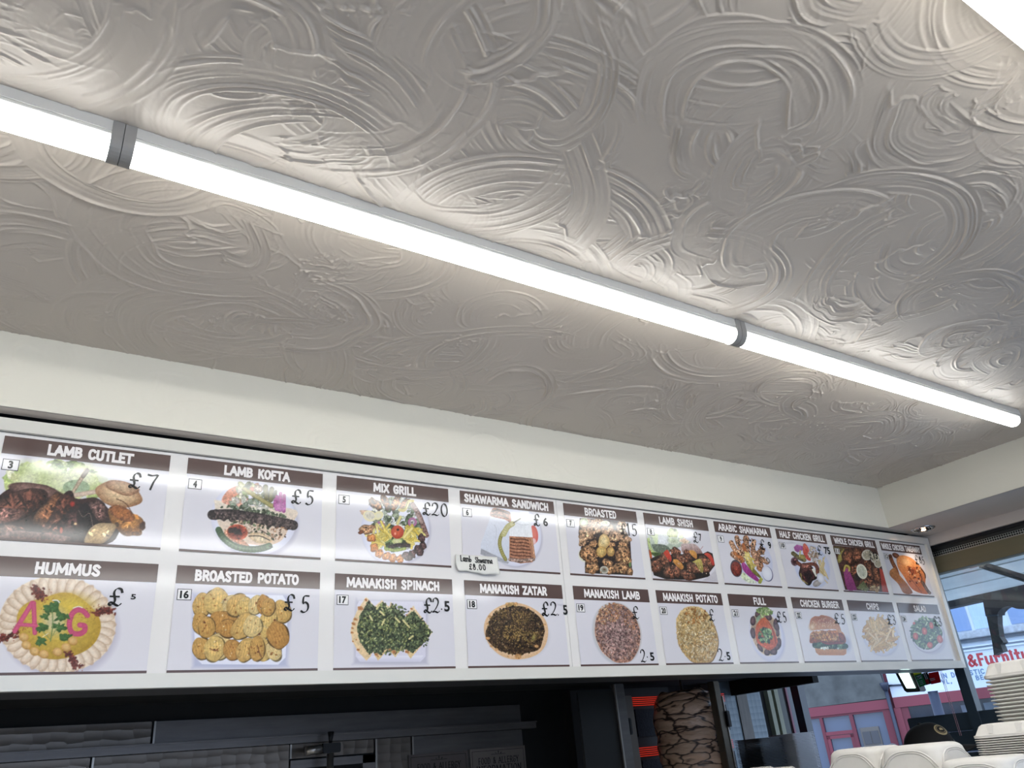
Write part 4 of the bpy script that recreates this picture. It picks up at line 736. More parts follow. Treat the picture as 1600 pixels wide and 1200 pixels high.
def p20(c):     # manakish potato (880,905,6.154)
    P_ = [(1150, 280), (1230, 260), (1330, 280), (1400, 350), (1460, 480), (1485, 600), (1460, 720), (1400, 800), (1250, 800), (1160, 720), (1100, 620), (1085, 500), (1085, 380)]
    c.poly([(x+6, y+8) for x, y in P_], (120, 92, 60), None, 0, 2, True); c.poly(P_, (214, 180, 120), (196, 156, 96), .16, 1, True, 3)
    c.scat(700, 1285, 540, 180, 255, -18, 3, 8, [(226, 200, 146), (206, 168, 104), (236, 212, 166), (184, 140, 80), (214, 180, 120)], tex=.15, asp=2.6)
    c.scat(40, 1250, 350, 130, 80, 0, 4, 9, [(190, 124, 60)], tex=.15)
def p21(c):     # full (1140,945,12.63)
    c.ell(740, 620, 330, 520, -16, (180, 180, 206), (190, 190, 214), soft=8); c.ell(715, 590, 322, 515, -16, (216, 216, 232), (200, 200, 222)); c.ell(700, 560, 300, 470, -15, (206, 190, 180), (210, 204, 210), .03)
    c.ell(700, 570, 270, 440, -15, (150, 116, 84), (190, 160, 130), .12)
    for x, y, rx, ry, a in ((540, 190, 50, 60, 0), (450, 320, 54, 96, 0), (450, 560, 50, 110, -8), (760, 240, 56, 80, -30), (590, 850, 40, 90, -32), (730, 940, 60, 64, 0), (860, 930, 70, 66, 10), (960, 760, 50, 110, 0), (910, 420, 50, 110, -20), (940, 560, 34, 70, 0), (900, 330, 40, 60, 0), (920, 840, 50, 60, 0)): c.ell(x, y, rx, ry, a, (112, 76, 76), (60, 38, 40), .15, 18, .05)
    c.poly([(640, 260), (700, 260), (830, 430), (930, 680), (920, 790), (830, 880), (740, 890), (620, 800), (520, 700), (500, 500), (540, 360)], (206, 96, 50), (196, 84, 44), .1, smooth=True)
    c.path([(740, 340), (830, 480), (880, 640), (900, 760)], 16, (150, 50, 34)); c.path([(700, 300), (800, 440), (850, 620)], 8, (236, 140, 90)); c.path([(560, 740), (700, 830), (850, 810)], 50, (222, 104, 62), (196, 74, 44), .08)
    c.scat(70, 700, 610, 130, 150, -10, 14, 30, [(96, 140, 70), (130, 170, 96), (60, 96, 50), (170, 196, 130), (40, 64, 40)], tex=.2)
    c.path([(600, 100), (640, 240)], 50, (196, 206, 140), (150, 176, 96)); c.scat(40, 680, 130, 150, 60, 5, 14, 30, [(150, 180, 96), (120, 156, 76), (190, 206, 140)], tex=.2); c.poly([(510, 260), (590, 190), (600, 250), (530, 380)], (110, 140, 104), (160, 180, 150), .1)
def p22(c):     # chicken burger (1245,950,14.12)
    c.ell(1090, 800, 90, 170, -10, (176, 178, 200), (190, 190, 208), soft=10)
    c.poly([(385, 880), (1085, 900), (1080, 1010), (1030, 1045), (480, 1045), (410, 980)], (206, 146, 96), (190, 120, 70), .06, smooth=False)
    c.poly([(330, 770), (600, 740), (1060, 780), (1085, 900), (700, 900), (370, 880)], (62, 88, 60), (44, 68, 46), .35, smooth=True)
    c.scat(70, 700, 835, 370, 50, 3, 10, 24, [(84, 120, 76), (50, 76, 50), (120, 150, 106), (36, 56, 44)], tex=.2); c.scat(8, 700, 885, 260, 14, 2, 12, 24, [(226, 232, 214)], tex=.1)
    c.poly([(290, 560), (420, 500), (900, 500), (1040, 600), (1055, 780), (800, 800), (600, 740), (300, 780), (275, 660)], (196, 116, 52), (130, 62, 34), .25, smooth=True)
    c.scat(110, 600, 620, 300, 100, 5, 12, 34, [(206, 130, 56), (222, 150, 74), (170, 90, 40), (236, 170, 100)], tex=.2, c2=.7); c.ell(980, 650, 60, 110, -25, (150, 70, 44), (110, 44, 34), .3); c.path([(560, 750), (700, 790), (960, 760)], 50, (150, 52, 44), (110, 36, 34), .2)
    for x, y, r in ((380, 500, 40), (460, 500, 44), (620, 490, 70), (760, 480, 60)): c.ell(x, y, r, 20, 5, (232, 214, 210), (190, 160, 160))
    c.poly([(270, 380), (290, 260), (380, 185), (480, 185), (530, 160), (680, 185), (800, 240), (910, 350), (975, 540), (900, 530), (830, 470), (640, 470), (330, 490), (280, 450)], (176, 100, 62), (206, 146, 96), .06, smooth=True)
    c.ell(560, 270, 200, 62, 5, (168, 90, 54), (174, 102, 64), .1, soft=8); c.ell(330, 420, 60, 70, 0, (226, 190, 150), (206, 160, 110), .04, soft=14)
    for k in range(60):
        x, y = c.rng.uniform(300, 880), c.rng.uniform(200, 450)
        if y > 210+abs(x-560)*.28: c.ell(x, y, 12, 6, c.rng.uniform(30, 120), (240, 214, 170), (214, 176, 124))
def p23(c):     # chips (1310,920,8)
    c.ell(530, 610, 212, 250, -32, (180, 178, 196), (196, 192, 206), soft=7); c.ell(515, 595, 208, 245, -32, (212, 210, 224), (200, 198, 216)); c.ell(515, 585, 190, 222, -32, (226, 224, 234), (212, 210, 226), soft=4)
    c.ell(510, 575, 160, 205, -34, (190, 140, 80), (176, 124, 66), .2, 0, .08)
    c.sticks(120, 510, 570, 165, 205, -34, 130, 26, [(236, 192, 124), (226, 176, 100), (244, 206, 146), (214, 160, 88)])
    c.sticks(20, 450, 450, 90, 60, 0, 110, 22, [(240, 200, 134), (230, 184, 110)], 80)
def p24(c):     # salad (1310,920,8)
    c.ell(1150, 650, 190, 170, 20, (190, 184, 200), (200, 194, 208), soft=7); c.ell(1115, 590, 205, 220, -24, (196, 188, 202), (184, 176, 194)); c.ell(1110, 580, 196, 208, -24, (224, 220, 230), (214, 210, 222))
    c.ell(1095, 560, 190, 195, -24, (70, 92, 60), (60, 80, 50), .4, 0, .07)
    c.scat(420, 1090, 550, 185, 195, -24, 5, 13, [(96, 128, 76), (150, 176, 120), (60, 84, 54), (190, 204, 160), (120, 150, 90), (44, 62, 44)], tex=.2, asp=1.9)
    for x, y, rx, ry in ((958, 595, 32, 46), (1070, 530, 32, 48), (1155, 460, 26, 44), (1262, 630, 36, 52), (1138, 705, 34, 40), (940, 432, 18, 16)): c.ell(x, y, rx, ry, -15, (222, 84, 64), (196, 54, 44), .08, 14, .05); c.ell(x, y, rx*.4, ry*.5, -15, (236, 130, 96), (222, 90, 70), .1)

# number, title, title extent, price marks, painter, enlarged view
CELLS = [
 (3, 'LAMB CUTLET', (0, 640, 5.714, 418, 1192), [('£',1150,1255,570,705),('7',1310,1405,585,718)], p3, (0,640,5.714), 'lamb cutlets on mash'),
 (4, 'LAMB KOFTA', (260, 700, 6.154, 545, 1188), [('£',1200,1290,405,538),('5',1335,1410,415,550)], p4, (260,700,6.154), 'lamb kofta on a round plate'),
 (5, 'MIX GRILL', (500, 720, 7.273, 595, 1090), [('£',1160,1245,480,618),('2',1262,1345,485,624),('0',1365,1445,495,635)], p5, (500,720,7.273), 'mixed grill platter'),
 (6, 'SHAWARMA SANDWICH', (700, 740, 8, 188, 1250), [('£',1060,1135,512,655),('B6',1180,1240,553,662)], p6, (700,740,8), 'two wrapped shawarma sandwiches'),
 (7, 'BROASTED', (860, 770, 10, 515, 1020), [('£',1085,1170,490,660),('1',1175,1240,495,665),('5',1258,1340,500,675)], p7, (880,800,12), 'broasted chicken pieces'),
 (8, 'LAMB SHISH', (990, 780, 10, 380, 915), [('£',912,995,520,680),('B7',1005,1055,543,658)], p8, (1000,815,12), 'lamb shish skewers'),
 (9, 'ARABIC SHAWARMA', (1100, 800, 8, 165, 783), [('£',688,750,350,468),('B9',790,832,375,462)], p9, (1110,825,12.63), 'arabic shawarma slices'),
 (10, 'HALF CHICKEN GRILL', (1100, 800, 8, 930, 1495), [('£',1400,1462,425,538),('B75',1490,1570,442,530)], p10, (1210,840,14.12), 'half grilled chicken'),
 (11, 'WHOLE CHICKEN GRILL', (1290, 820, 8.889, 105, 665), [('£',590,640,365,480),('B13',650,712,378,478)], p11, (1290,820,8.889), 'whole grilled chicken with lemon'),
 (12, 'WHOLE CHICKEN TAKEAWAY', (1290, 820, 8.889, 765, 1300), [('£',1225,1280,428,548),('8',1285,1322,450,532),('5',1325,1362,450,552)], p12, (1290,820,8.889), 'golden whole takeaway chicken'),
 (15, 'HUMMUS', (0, 850, 5.714, 303, 905), [('£',968,1092,398,552),('B5',1165,1212,450,498)], p15, (0,850,5.714), 'hummus bowl with parsley'),
 (16, 'BROASTED POTATO', (240, 870, 5.714, 358, 1295), [('£',1162,1255,340,482),('5',1310,1386,352,498)], p16, (240,870,5.714), 'tray of ridged potato slices'),
 (17, 'MANAKISH SPINACH', (500, 880, 7.273, 290, 1355), [('£',1172,1262,400,566),('2',1270,1352,400,562),('B.',1366,1384,515,535),('B5',1405,1468,432,553)], p17, (500,880,7.273), 'cut spinach manakish'),
 (18, 'MANAKISH ZATAR', (700, 880, 7.273, 350, 1118), [('£',1055,1135,445,600),('2',1155,1232,445,592),(',',1236,1256,565,590),('B5',1298,1352,478,588)], p18, (700,880,7.273), 'round zatar manakish'),
 (19, 'MANAKISH LAMB', (880, 905, 6.154, 190, 732), [('£',652,718,265,382),('2',733,788,680,797),('B.',795,808,742,758),('B5',826,870,705,786)], p19, (880,905,6.154), 'oval minced lamb manakish'),
 (20, 'MANAKISH POTATO', (880, 905, 6.154, 950, 1478), [('£',1388,1444,293,402),('2',1478,1532,672,785),('B.',1542,1555,738,752),('B5',1562,1602,700,780)], p20, (880,905,6.154), 'oval potato manakish'),
 (21, 'FULL', (1130, 915, 8, 365, 522), [('£',655,718,330,462),('5',733,780,335,458)], p21, (1140,945,12.63), 'bean bowl with tomato and parsley'),
 (22, 'CHICKEN BURGER', (1130, 915, 8, 950, 1435), [('£',1372,1442,350,476),('5',1460,1512,362,480)], p22, (1245,950,14.12), 'sesame chicken burger'),
 (23, 'CHIPS', (1310, 920, 8, 338, 495), [('£',596,658,328,448),('3',660,708,335,448)], p23, (1310,920,8), 'round plate of chips'),
 (24, 'SALAD', (1310, 920, 8, 930, 1082), [('£',1176,1232,348,466),('3',1235,1282,356,466)], p24, (1310,920,8), 'bowl of green salad with tomatoes'),
]
def on_board(off): return lambda s, t: (s, -off, t)
for num, title, (tx, ty, tk, ta, tb), marks, painter, (ox, oy, k), what in CELLS:
    top = num < 13; i = num-3 if top else num-15
    if i < 4: s0 = .011+i*.3895+(.001 if i else 0); w = .3490; step = .0013
    else: s0 = 1.5695+(i-4)*.3515+(.004 if not top else 0); w = .3165; step = .0016
    tb1, tb0, tu = (.5375, .4965, .309) if top else (.2705, .2285, .0365)
    c = Canvas(s0, s0+w, tu, tb0, ox, oy, k, step, num); painter(c)
    pan = link('dish_panel', c.mesh(.0024), M_photo, board, label='printed dish panel %s: %s' % (title.lower(), what))
    MB().box(s0, s0+w, -.0030, -.0012, tb0, tb1).build('title_bar', M_brown, pan)
    MB().box(s0, s0+w, -.0030, -.0012, tu-.0052, tu+.0002).build('underline', M_brown, pan)
    # title lettering: width and position as in the photograph
    ym = (tb0+tb1)/2; 
    def at_s(cx):                        # enlarged-view column -> along the board, on the middle line of the bar
        lo, hi = s0-.2, s0+w+.2
        for _ in range(40):
            m_ = (lo+hi)/2; q = (bproj(m_, ym)[0]-tx)*tk
            if q < cx: lo = m_
            else: hi = m_
        return lo
    cap = .0142
    g = MB(); sw = .0066 if i < 4 else .0058
    pen_word(g, title, at_s(ta)+sw/2, at_s(tb)-sw/2, ym-cap+sw/2, ym+cap*.92-sw/2, sw, on_board(.0036), .24, nib=90, thin=.86); g.build('title_lettering', M_letter, pan)
    # number tag
    n0, n1, m0, m1 = s0+.0055, s0+.0375, tb0-.038, tb0-.0125
    g = MB(); g.box(n0, n1, -.0034, -.0024, m0, m1); tg = g.build('number_tag', M_tag, pan)
    g = MB(); b_ = .0013
    for q in ((n0, n1, m0, m0+b_), (n0, n1, m1-b_, m1), (n0, n0+b_, m0, m1), (n1-b_, n1, m0, m1)): g.box(q[0], q[1], -.0037, -.0030, q[2], q[3])
    g.build('tag_outline', M_black, pan)
    nw = .0092 if num < 10 else .0195; nc = (n0+n1)/2
    me = text_mesh(str(num), nc-nw/2, nc+nw/2, (m0+m1)/2-.0092, (m0+m1)/2+.0092, .04, on_board(.0042)); link('number', me, M_black, pan)
    # price
    g = MB(); extra = []
    for ch, x0, x1, y0, y1 in marks:
        cx, cy = (x0+x1)/2, (y0+y1)/2
        sc, tc_ = bp(tx+cx/tk, ty+cy/tk); sa, t_a = bp(tx+cx/tk, ty+y0/tk); sb, t_b = bp(tx+cx/tk, ty+y1/tk)
        sl, _ = bp(tx+x0/tk, ty+cy/tk); sr, _ = bp(tx+x1/tk, ty+cy/tk); hh = abs(t_a-t_b)/2; wd = max(abs(sr-sl)/2-abs(sa-sb)*.16, .002)
        if ch[0] == 'B':
            if ch == 'B.': g.add([(sc+.0022*math.cos(q*PI/4), -.0036, tc_+.0022*math.sin(q*PI/4)) for q in range(8)], [tuple(range(8))])
            else: extra.append(text_mesh(ch[1:], sc-wd, sc+wd, tc_-hh, tc_+hh, .03, on_board(.0036)))
        else: pen(g, ch, sc-wd, sc+wd, tc_-hh, tc_+hh, (.0056 if ch != '7' else .0062)*(1 if i < 4 else .86), on_board(.0036), thin=.30)
    me = g.mesh('price_lettering')
    if extra:
        bm = bmesh.new(); bm.from_mesh(me)
        for e in extra: bm.from_mesh(e); bpy.data.meshes.remove(e)
        bm.to_mesh(me); bm.free()
    link('price_lettering', me, M_black, pan)

# handwritten paper note taped to the board
note = empty('paper_note', (1.2245, 1.97-.0045-.313*math.sin(TILT), ZC+.226+.313*math.cos(TILT)), (TILT, 0, 0), label='small handwritten paper note reading Lamb Shwarma, taped on the menu board', cat='paper note')
N_ = 24; gp = []
for j in range(8):
    row = []
    for i in range(N_+1):
        u = i/N_; v = j/7; x = -.070+u*.142; zt = .030; zb = -.0215+.0035*math.sin(u*7)-.004*(u > .93)-.001*math.sin(u*23)-.004*max(0, .12-u)/.12*-1
        z = zb+(zt-zb)*v; curl = .010*(1-v)**2*(.35+.65*abs(2*u-.75))
        row.append((x+.003*math.sin(v*3)*(u-.5), -.0008-curl, z))
    gp.append(row)
M_paper = mat('note paper', (222, 220, 214), .6, noise=(60, .03)); M_ink = mat('black marker ink', (20, 19, 20), .6); M_tape = mat('clear glossy tape', (226, 225, 220), .12, coat=.8)
o = link('paper', grid_mesh('paper', np.array(gp)), M_paper, note, True); sm = o.modifiers.new('thickness', 'SOLIDIFY'); sm.thickness = .0003; sm.offset = 1
def npl(x, z):
    u = (x+.07)/.142; v = max(0, min(1, (z+.0215)/.0515)); return (x, -.0014-.010*(1-v)**2*(.35+.65*abs(2*u-.75)), z)
g = MB(); kw = dict(nib=20, thin=.75)
pen_word(g, 'Lamb', -.055, -.0185, .0105, .0265, .0036, npl, .2, **kw); pen_word(g, 'Shwarma', -.0055, .053, .0090, .0245, .0032, npl, .18, **kw)
pen_word(g, '£8.00', -.028, .026, -.0125, .0035, .0033, npl, .5, **kw); g.build('handwriting', M_ink, note)
g = MB(); g.box(-.073, -.052, -.0022, -.0014, -.004, .006); g.build('tape', M_tape, note); MB().box(.056, .0745, -.0034, -.0022, -.006, .003).build('tape', M_tape, note)
# ------------------------------------------------------------------ kitchen behind the menu box
def pearl_mat(name, rgb, scale, rough=.35, metal=.85, strength=.5):
    m = mat(name, rgb, rough, metal, noise=(3, .2)); nt = m.node_tree; n = nt.nodes; l = nt.links; p = n['Principled BSDF']
    t = n.new('ShaderNodeTexCoord'); v = n.new('ShaderNodeTexVoronoi'); v.feature = 'F1'; v.inputs['Scale'].default_value = scale; v.inputs['Randomness'].default_value = 0
    mp = n.new('ShaderNodeMapping'); mp.inputs['Scale'].default_value = (18, 0, 30) if scale == 1 else (1, 0, 1); v.inputs['Randomness'].default_value = .3 if scale == 1 else 0; l.new(t.outputs['Object'], mp.inputs[0]); l.new(mp.outputs[0], v.inputs['Vector'])
    r = n.new('ShaderNodeMath'); r.operation = 'POWER'; r.inputs[1].default_value = 2; l.new(v.outputs['Distance'], r.inputs[0])
    b = n.new('ShaderNodeBump'); b.inputs['Strength'].default_value = strength; b.inputs['Distance'].default_value = .004; l.new(r.outputs[0], b.inputs['Height']); l.new(b.outputs[0], p.inputs['Normal'])
    return m
M_pearl = pearl_mat('engine-turned steel', (112, 104, 96), 1, .34, .6, .7)
M_steel = mat('brushed dark steel', (112, 108, 106), .38, .7, noise=(6, .15), stretch=(1, 1, 8))
M_steel_l = mat('light brushed steel', (170, 165, 158), .32, .85, noise=(8, .1), stretch=(8, 8, 1))
M_blk = mat('matt black metal', (16, 16, 18), .5)
M_plain_blk = mat('plain near black', (10, 10, 11), .8)  # even near-black for hood, back wall, hatch and header
YB = 3.4
MB().box(-2.5, 3.73, YB+.012, YB+.1, 0, H+.05).build('wall_back.002', M_plain_blk, None, kind='structure')
hood = empty('extractor_hood', (.4, 3.0, ZC+.29), label='black extractor canopy hanging behind the menu board', cat='extractor hood')
MB().box(-2.9, 3.25, -.62, .39, .045, .07).build('canopy', M_plain_blk, hood)
def panel(x0, x1, z0, z1, m, label, y=YB, th=.010, grp=None):
    o = empty('splashback_panel', ((x0+x1)/2, y, ZC+z0), label=label, cat='wall panel', group=grp)
    w = (x1-x0)/2; MB().box(-w+.004, w-.004, 0, th, 0, z1-z0).build('sheet', m, o, False, .002)
    MB().box(-w-.002, -w+.005, -.004, th, 0, z1-z0).build('joint_strip', M_steel_l, o)
    return o
panel(-1.3, .665, .197, .274, M_pearl, 'patterned steel panel above the steel channel, left of the joint'); panel(.67, 2.32, .197, .274, M_steel, 'plain dark steel panel above the steel channel')
xs1 = aty(143, 1186, YB).x; xs2 = aty(643, 1163, YB).x
panel(-1.3, xs1, -.75, .164, M_pearl, 'patterned steel splashback left of the first joint below the channel')
panel(xs1+.004, 1.19, -.75, .164, M_pearl, 'patterned steel splashback between the first joint and the black hatch')
panel(1.56, xs2, -.75, .164, M_pearl, 'patterned steel splashback between the hatch and the allergy notices'); panel(1.19, 1.556, .112, .164, M_pearl, 'narrow patterned steel strip above the black hatch')
panel(xs2+.004, 2.32, -.75, .164, M_steel, 'dark steel splashback behind the allergy notices')
ch = MB(); ch.box(-1.3, 2.38, YB-.030, YB+.004, ZC+.166, ZC+.172).box(-1.3, 2.38, YB-.030, YB-.024, ZC+.172, ZC+.190).box(-1.3, 2.38, YB-.04, YB+.004, ZC+.190, ZC+.196)
ch.build('steel_channel', M_steel, None, label='long grey steel channel running across the kitchen wall', cat='steel channel')
# hatch
h = empty('serving_hatch', (1.373, YB, ZC-.3), label='black hatch opening with dark metal frame in the kitchen wall', cat='hatch')
MB().box(-.183, .183, .005, .012, -.4, .405).build('opening', M_plain_blk, h); g = MB(); g.box(.125, .183, -.008, .004, -.4, .405); g.box(-.183, .183, -.008, .004, .375, .405); g.build('frame', M_steel, h)  # opening is a flat black sheet painted for the dark inside
# gas valve
vx = aty(516, 1186, YB-.1); v = empty('gas_valve', (vx.x, YB-.1, vx.z), label='grey gas pipe with black valve in front of the hatch', cat='gas valve')
MB().tube([(0, 0, -.55), (0, 0, .02)], .0135, 14).build('pipe', M_steel_l, v, True)
MB().box(-.036, .038, -.018, .018, .022, .058).build('valve_body', M_blk, v, False, .003); MB().tube([(-.10, 0, .035), (-.037, 0, .04)], .017, 14).build('connector', M_steel_l, v, True)
MB().tube([(.0, 0, .058), (.002, 0, .10)], [.006, .013], 10).build('lever', M_blk, v, True)
# allergy notices
M_not_l = mat('grey notice paper', (112, 104, 99), .7); M_not_d = mat('darker notice paper', (88, 80, 77), .7)
def notice(x0, x1, top, m, label, ornate):
    n = empty('allergy_notice', ((x0+x1)/2, YB-.005, ZC+top-.42), label=label, cat='notice', group='food and allergy notices'); w = (x1-x0)/2
    MB().box(-w, w, -.002, 0, 0, .42).build('sheet', m, n)
    pl_ = lambda x, z: (x, -.0028, z)
    g = MB(); pen_word(g, 'FOOD & ALLERGY', -w*.72, w*.72, .355, .380, .0032, pl_, .3, thin=.4, serif=.004); pen_word(g, 'INFORMATION', -w*.80, w*.80, .318, .347, .0040, pl_, .3, thin=.4, serif=.0045)
    for k in (-1, 0, 1): g.add([pl_(k*.010, .392), pl_(k*.016+.003, .405-abs(k)*.006), pl_(k*.016-.002, .407-abs(k)*.006)], [(0, 1, 2)])
    g.add([pl_(-.04, .392), pl_(.04, .392), pl_(.04, .3935), pl_(-.04, .3935)], [(0, 1, 2, 3)])
    g.build('lettering', M_black, n)
    g = MB(); b = .010; t = .0015
    for q in ((-w+b, w-b, .408, .408+t), (-w+b, -w+b+t, .02, .408), (w-b-t, w-b, .02, .408)):
        g.box(q[0], q[1], -.0026, -.0018, q[2], q[3])
    g.build('border', M_black, n)
notice(.503*YB, .590*YB, .092, M_not_d, 'left darker food and allergy information notice on the kitchen wall', True)
notice(.5935*YB, .682*YB, .0945, M_not_l, 'right grey food and allergy information notice on the kitchen wall', False)

# kebab grill
GD = 2.75
gr_ = empty('kebab_grill', (2.72, GD, ZC-.9), label='dark vertical kebab grill with glowing red elements below the menu', cat='kebab grill')
def gb(name, x0, x1, y0, y1, z0, z1, m, bev=.003): return MB().box(x0-2.72, x1-2.72, y0-GD, y1-GD, z0+.9, z1+.9).build(name, m, gr_, False, bev)
gb('side_panel', .789*GD, .860*GD, GD+.01, GD+.02, -.85, .26, mat('smooth dark enamel', (44, 43, 42), .3, .4)); 
gb('post', .8615*GD, .8805*GD, GD, GD+.03, -.85, .287, M_steel); gb('post', .8822*GD, .9005*GD, GD+.02, GD+.05, -.85, .24, mat('brown grey steel', (104, 97, 90), .4, .7))
gb('post', 1.0795*GD, 1.094*GD, GD, GD+.04, -.85, .285, mat('warm grey steel', (100, 94, 84), .35, .7)); gb('edge_strip', .8590*GD, .8618*GD, GD-.004, GD+.004, -.85, .285, M_steel_l, .0005); gb('edge_strip', 1.0940*GD, 1.0965*GD, GD-.004, GD+.004, -.85, .22, M_steel_l, .0005)
gb('hinge', 1.094*GD, 1.102*GD, GD-.012, GD+.01, .085, .155, M_blk); gb('hinge', .882*GD, .8875*GD, GD+.004, GD+.018, .085, .15, M_blk)
gb('burner_box', .896*GD, 1.13*GD, 3.19, 3.25, -.85, .31, M_blk); gb('base', .86*GD, 1.10*GD, GD, 3.2, -.9, -.85, M_steel)
M_hot = mat('glowing heater element', (120, 20, 10), .5, emis=((255, 60, 36), .2)); M_mesh_g = mat('burner mesh', (22, 26, 36), .45, .6, bump=(160, .6, .004))
for zc_ in (.245, .018):
    g = MB()
    for k in range(5): g.tube([(.885*3.17-2.72, 3.17-GD, .9+zc_-.018+.009*k), (1.10*3.17-2.72, 3.17-GD, .9+zc_-.018+.009*k)], .0022, 6)
    g.build('heater_element', M_hot, gr_, True)
    gb('burner_mesh', .895*3.18, 1.10*3.18, 3.178, 3.188, zc_-.16, zc_-.035, M_mesh_g, .001)
# meat
def meat_mat():
    m = mat('stacked kebab meat', (118, 92, 76), .42, bump=(18, .5, .01), coat=.25); nt = m.node_tree; n = nt.nodes; l = nt.links; p = n['Principled BSDF']
    t = n.new('ShaderNodeTexCoord'); mp = n.new('ShaderNodeMapping'); mp.inputs['Scale'].default_value = (8, 8, 23); l.new(t.outputs['Object'], mp.inputs[0])
    nz = n.new('ShaderNodeTexNoise'); nz.inputs['Scale'].default_value = 1.4; l.new(mp.outputs[0], nz.inputs['Vector'])
    ad = n.new('ShaderNodeVectorMath'); ad.operation = 'MULTIPLY_ADD'; ad.inputs[1].default_value = (.9, .9, .9); l.new(nz.outputs['Color'], ad.inputs[0]); l.new(mp.outputs[0], ad.inputs[2])
    v = n.new('ShaderNodeTexVoronoi'); v.feature = 'DISTANCE_TO_EDGE'; v.inputs['Scale'].default_value = 1; l.new(ad.outputs[0], v.inputs['Vector'])
    r = n.new('ShaderNodeValToRGB'); e = r.color_ramp.elements; e[0].position = .0; e[0].color = lin((34, 22, 18))+[1]; e[1].position = .09; e[1].color = lin((186, 154, 130))+[1]
    x = e.new(.025); x.color = lin((70, 46, 36))+[1]; l.new(v.outputs['Distance'], r.inputs[0]); l.new(r.outputs[0], p.inputs['Base Color'])
    b = n.new('ShaderNodeBump'); b.inputs['Strength'].default_value = .8; b.inputs['Distance'].default_value = .015; l.new(v.outputs['Distance'], b.inputs['Height']); l.new(b.outputs[0], p.inputs['Normal'])
    return m
rng = np.random.default_rng(3); MY = 2.95
th = np.linspace(0, 2*PI, 97); zz = np.linspace(-.75, 0, 110); TH, ZZ = np.meshgrid(th, zz)
nz = noise2(rng, 110, 97, 9); nz[:, -1] = nz[:, 0]; nz = nz*np.sin(TH/2)+np.roll(nz, 40, 0)*0
R_ = .156+.004*nz+.002*np.sin(ZZ*95+1.6*np.sin(TH*2)+nz)+.001*np.sin(ZZ*210+TH*3); R_ *= np.clip(1-np.exp((ZZ-.0)*26)*.35, 0, 1)
meat = empty('kebab_meat', (1.0035*MY, MY, ZC+.262), label='tall pale kebab meat cone on the spit in front of the red heater', cat='kebab meat')
Pm = np.stack([R_*np.cos(TH), R_*np.sin(TH), ZZ+.008*np.sin(TH*3)*(ZZ > -.02)], -1); link('meat', grid_mesh('meat', Pm), meat_mat(), meat, True)
MB().lathe([(.125, -.012), (.09, 0), (.01, .008)], n=32).build('top_slice', meat_mat(), meat, True); MB().tube([(0, 0, -.9), (0, 0, .06)], .007, 10).build('skewer', M_steel_l, meat, True); MB().lathe([(.16, -.76), (.16, -.75)], n=32).build('drip_plate', M_steel_l, meat, True)

# ------------------------------------------------------------------ shop window wall on the right (x = 3.73)
WX = 3.73
def wy(px, py, x=WX): return atx(px, py, x).y
M_reveal = mat('black reveal', (9, 9, 10), .6); M_cream_f = mat('cream door edge', (132, 134, 112), .5); M_green_f = mat('dark green frame', (46, 54, 50), .4); M_navy = mat('dark slate frame', (46, 60, 72), .35, coat=.2)
M_pink = mat('dusty pink strip', (128, 76, 90), .5); M_pil = pearl_mat('patterned pillar steel', (104, 116, 122), 30, .4, .35, .7); M_pil2 = mat('scratched brown steel', (92, 88, 82), .5, .2, noise=(10, .25), stretch=(6, 6, 1))
def pb(p, name, y0, y1, z0, z1, m, x0=0, x1=.06): o = p.location; return MB().box(x0, x1, y0-o.y, y1-o.y, z0-o.z, z1-o.z).build(name, m, p)
PY = 3.30                                   # jambs of the neighbouring doorway, just outside the window, lit by the street
def px_x(px): return aty(px, 1100, PY).x
pil = empty('steel_pillar', (px_x(1160), PY, -.15), label='patterned steel clad pillar outside beyond the kitchen corner', cat='pillar')
def pf(p, name, pa, pb_, m, y0=0, y1=.10): o = p.location; return MB().box(px_x(pa)-o.x, px_x(pb_)-o.x, y0, y1, 0, ZC+.60-o.z).build(name, m, p)
pf(pil, 'patterned_sheet', 1120, 1152, M_pil); pf(pil, 'plain_sheet', 1152, 1168, M_pil2, -.006); pf(pil, 'patterned_sheet', 1168, 1190, M_pil, -.002); pf(pil, 'rebate', 1190, 1203, M_reveal, .03)
dfr = empty('door_frame', (px_x(1220), PY, -.15), label='cream, green and pink striped door frame edges beside the steel pillar', cat='door frame')
for nm, a_, b_, m_, y_ in (('door_edge', 1203, 1209, M_cream_f, 0), ('gap', 1209, 1213.5, M_reveal, .03), ('door_edge', 1213.5, 1219.5, M_cream_f, 0), ('green_jamb', 1219.5, 1227, M_green_f, 0), ('gap', 1227, 1234, M_reveal, .02), ('pink_strip', 1234, 1236.5, M_pink, .01), ('slate_jamb', 1236.5, 1262, M_navy, .02)):
    pf(dfr, nm, a_, b_, m_, y_)
MB().box(3.69, 3.735, 2.74, 3.40, ZC+.262, ZC+.60).build('trim_2', M_plain_blk, None, kind='structure')
win = empty('window_1', (WX, 2.9, 0), kind='structure')
pb(win, 'jamb_slate', wy(1240, 1100), wy(1252, 1100), ZC-1.4, ZC+.62, M_navy, 0, .05)
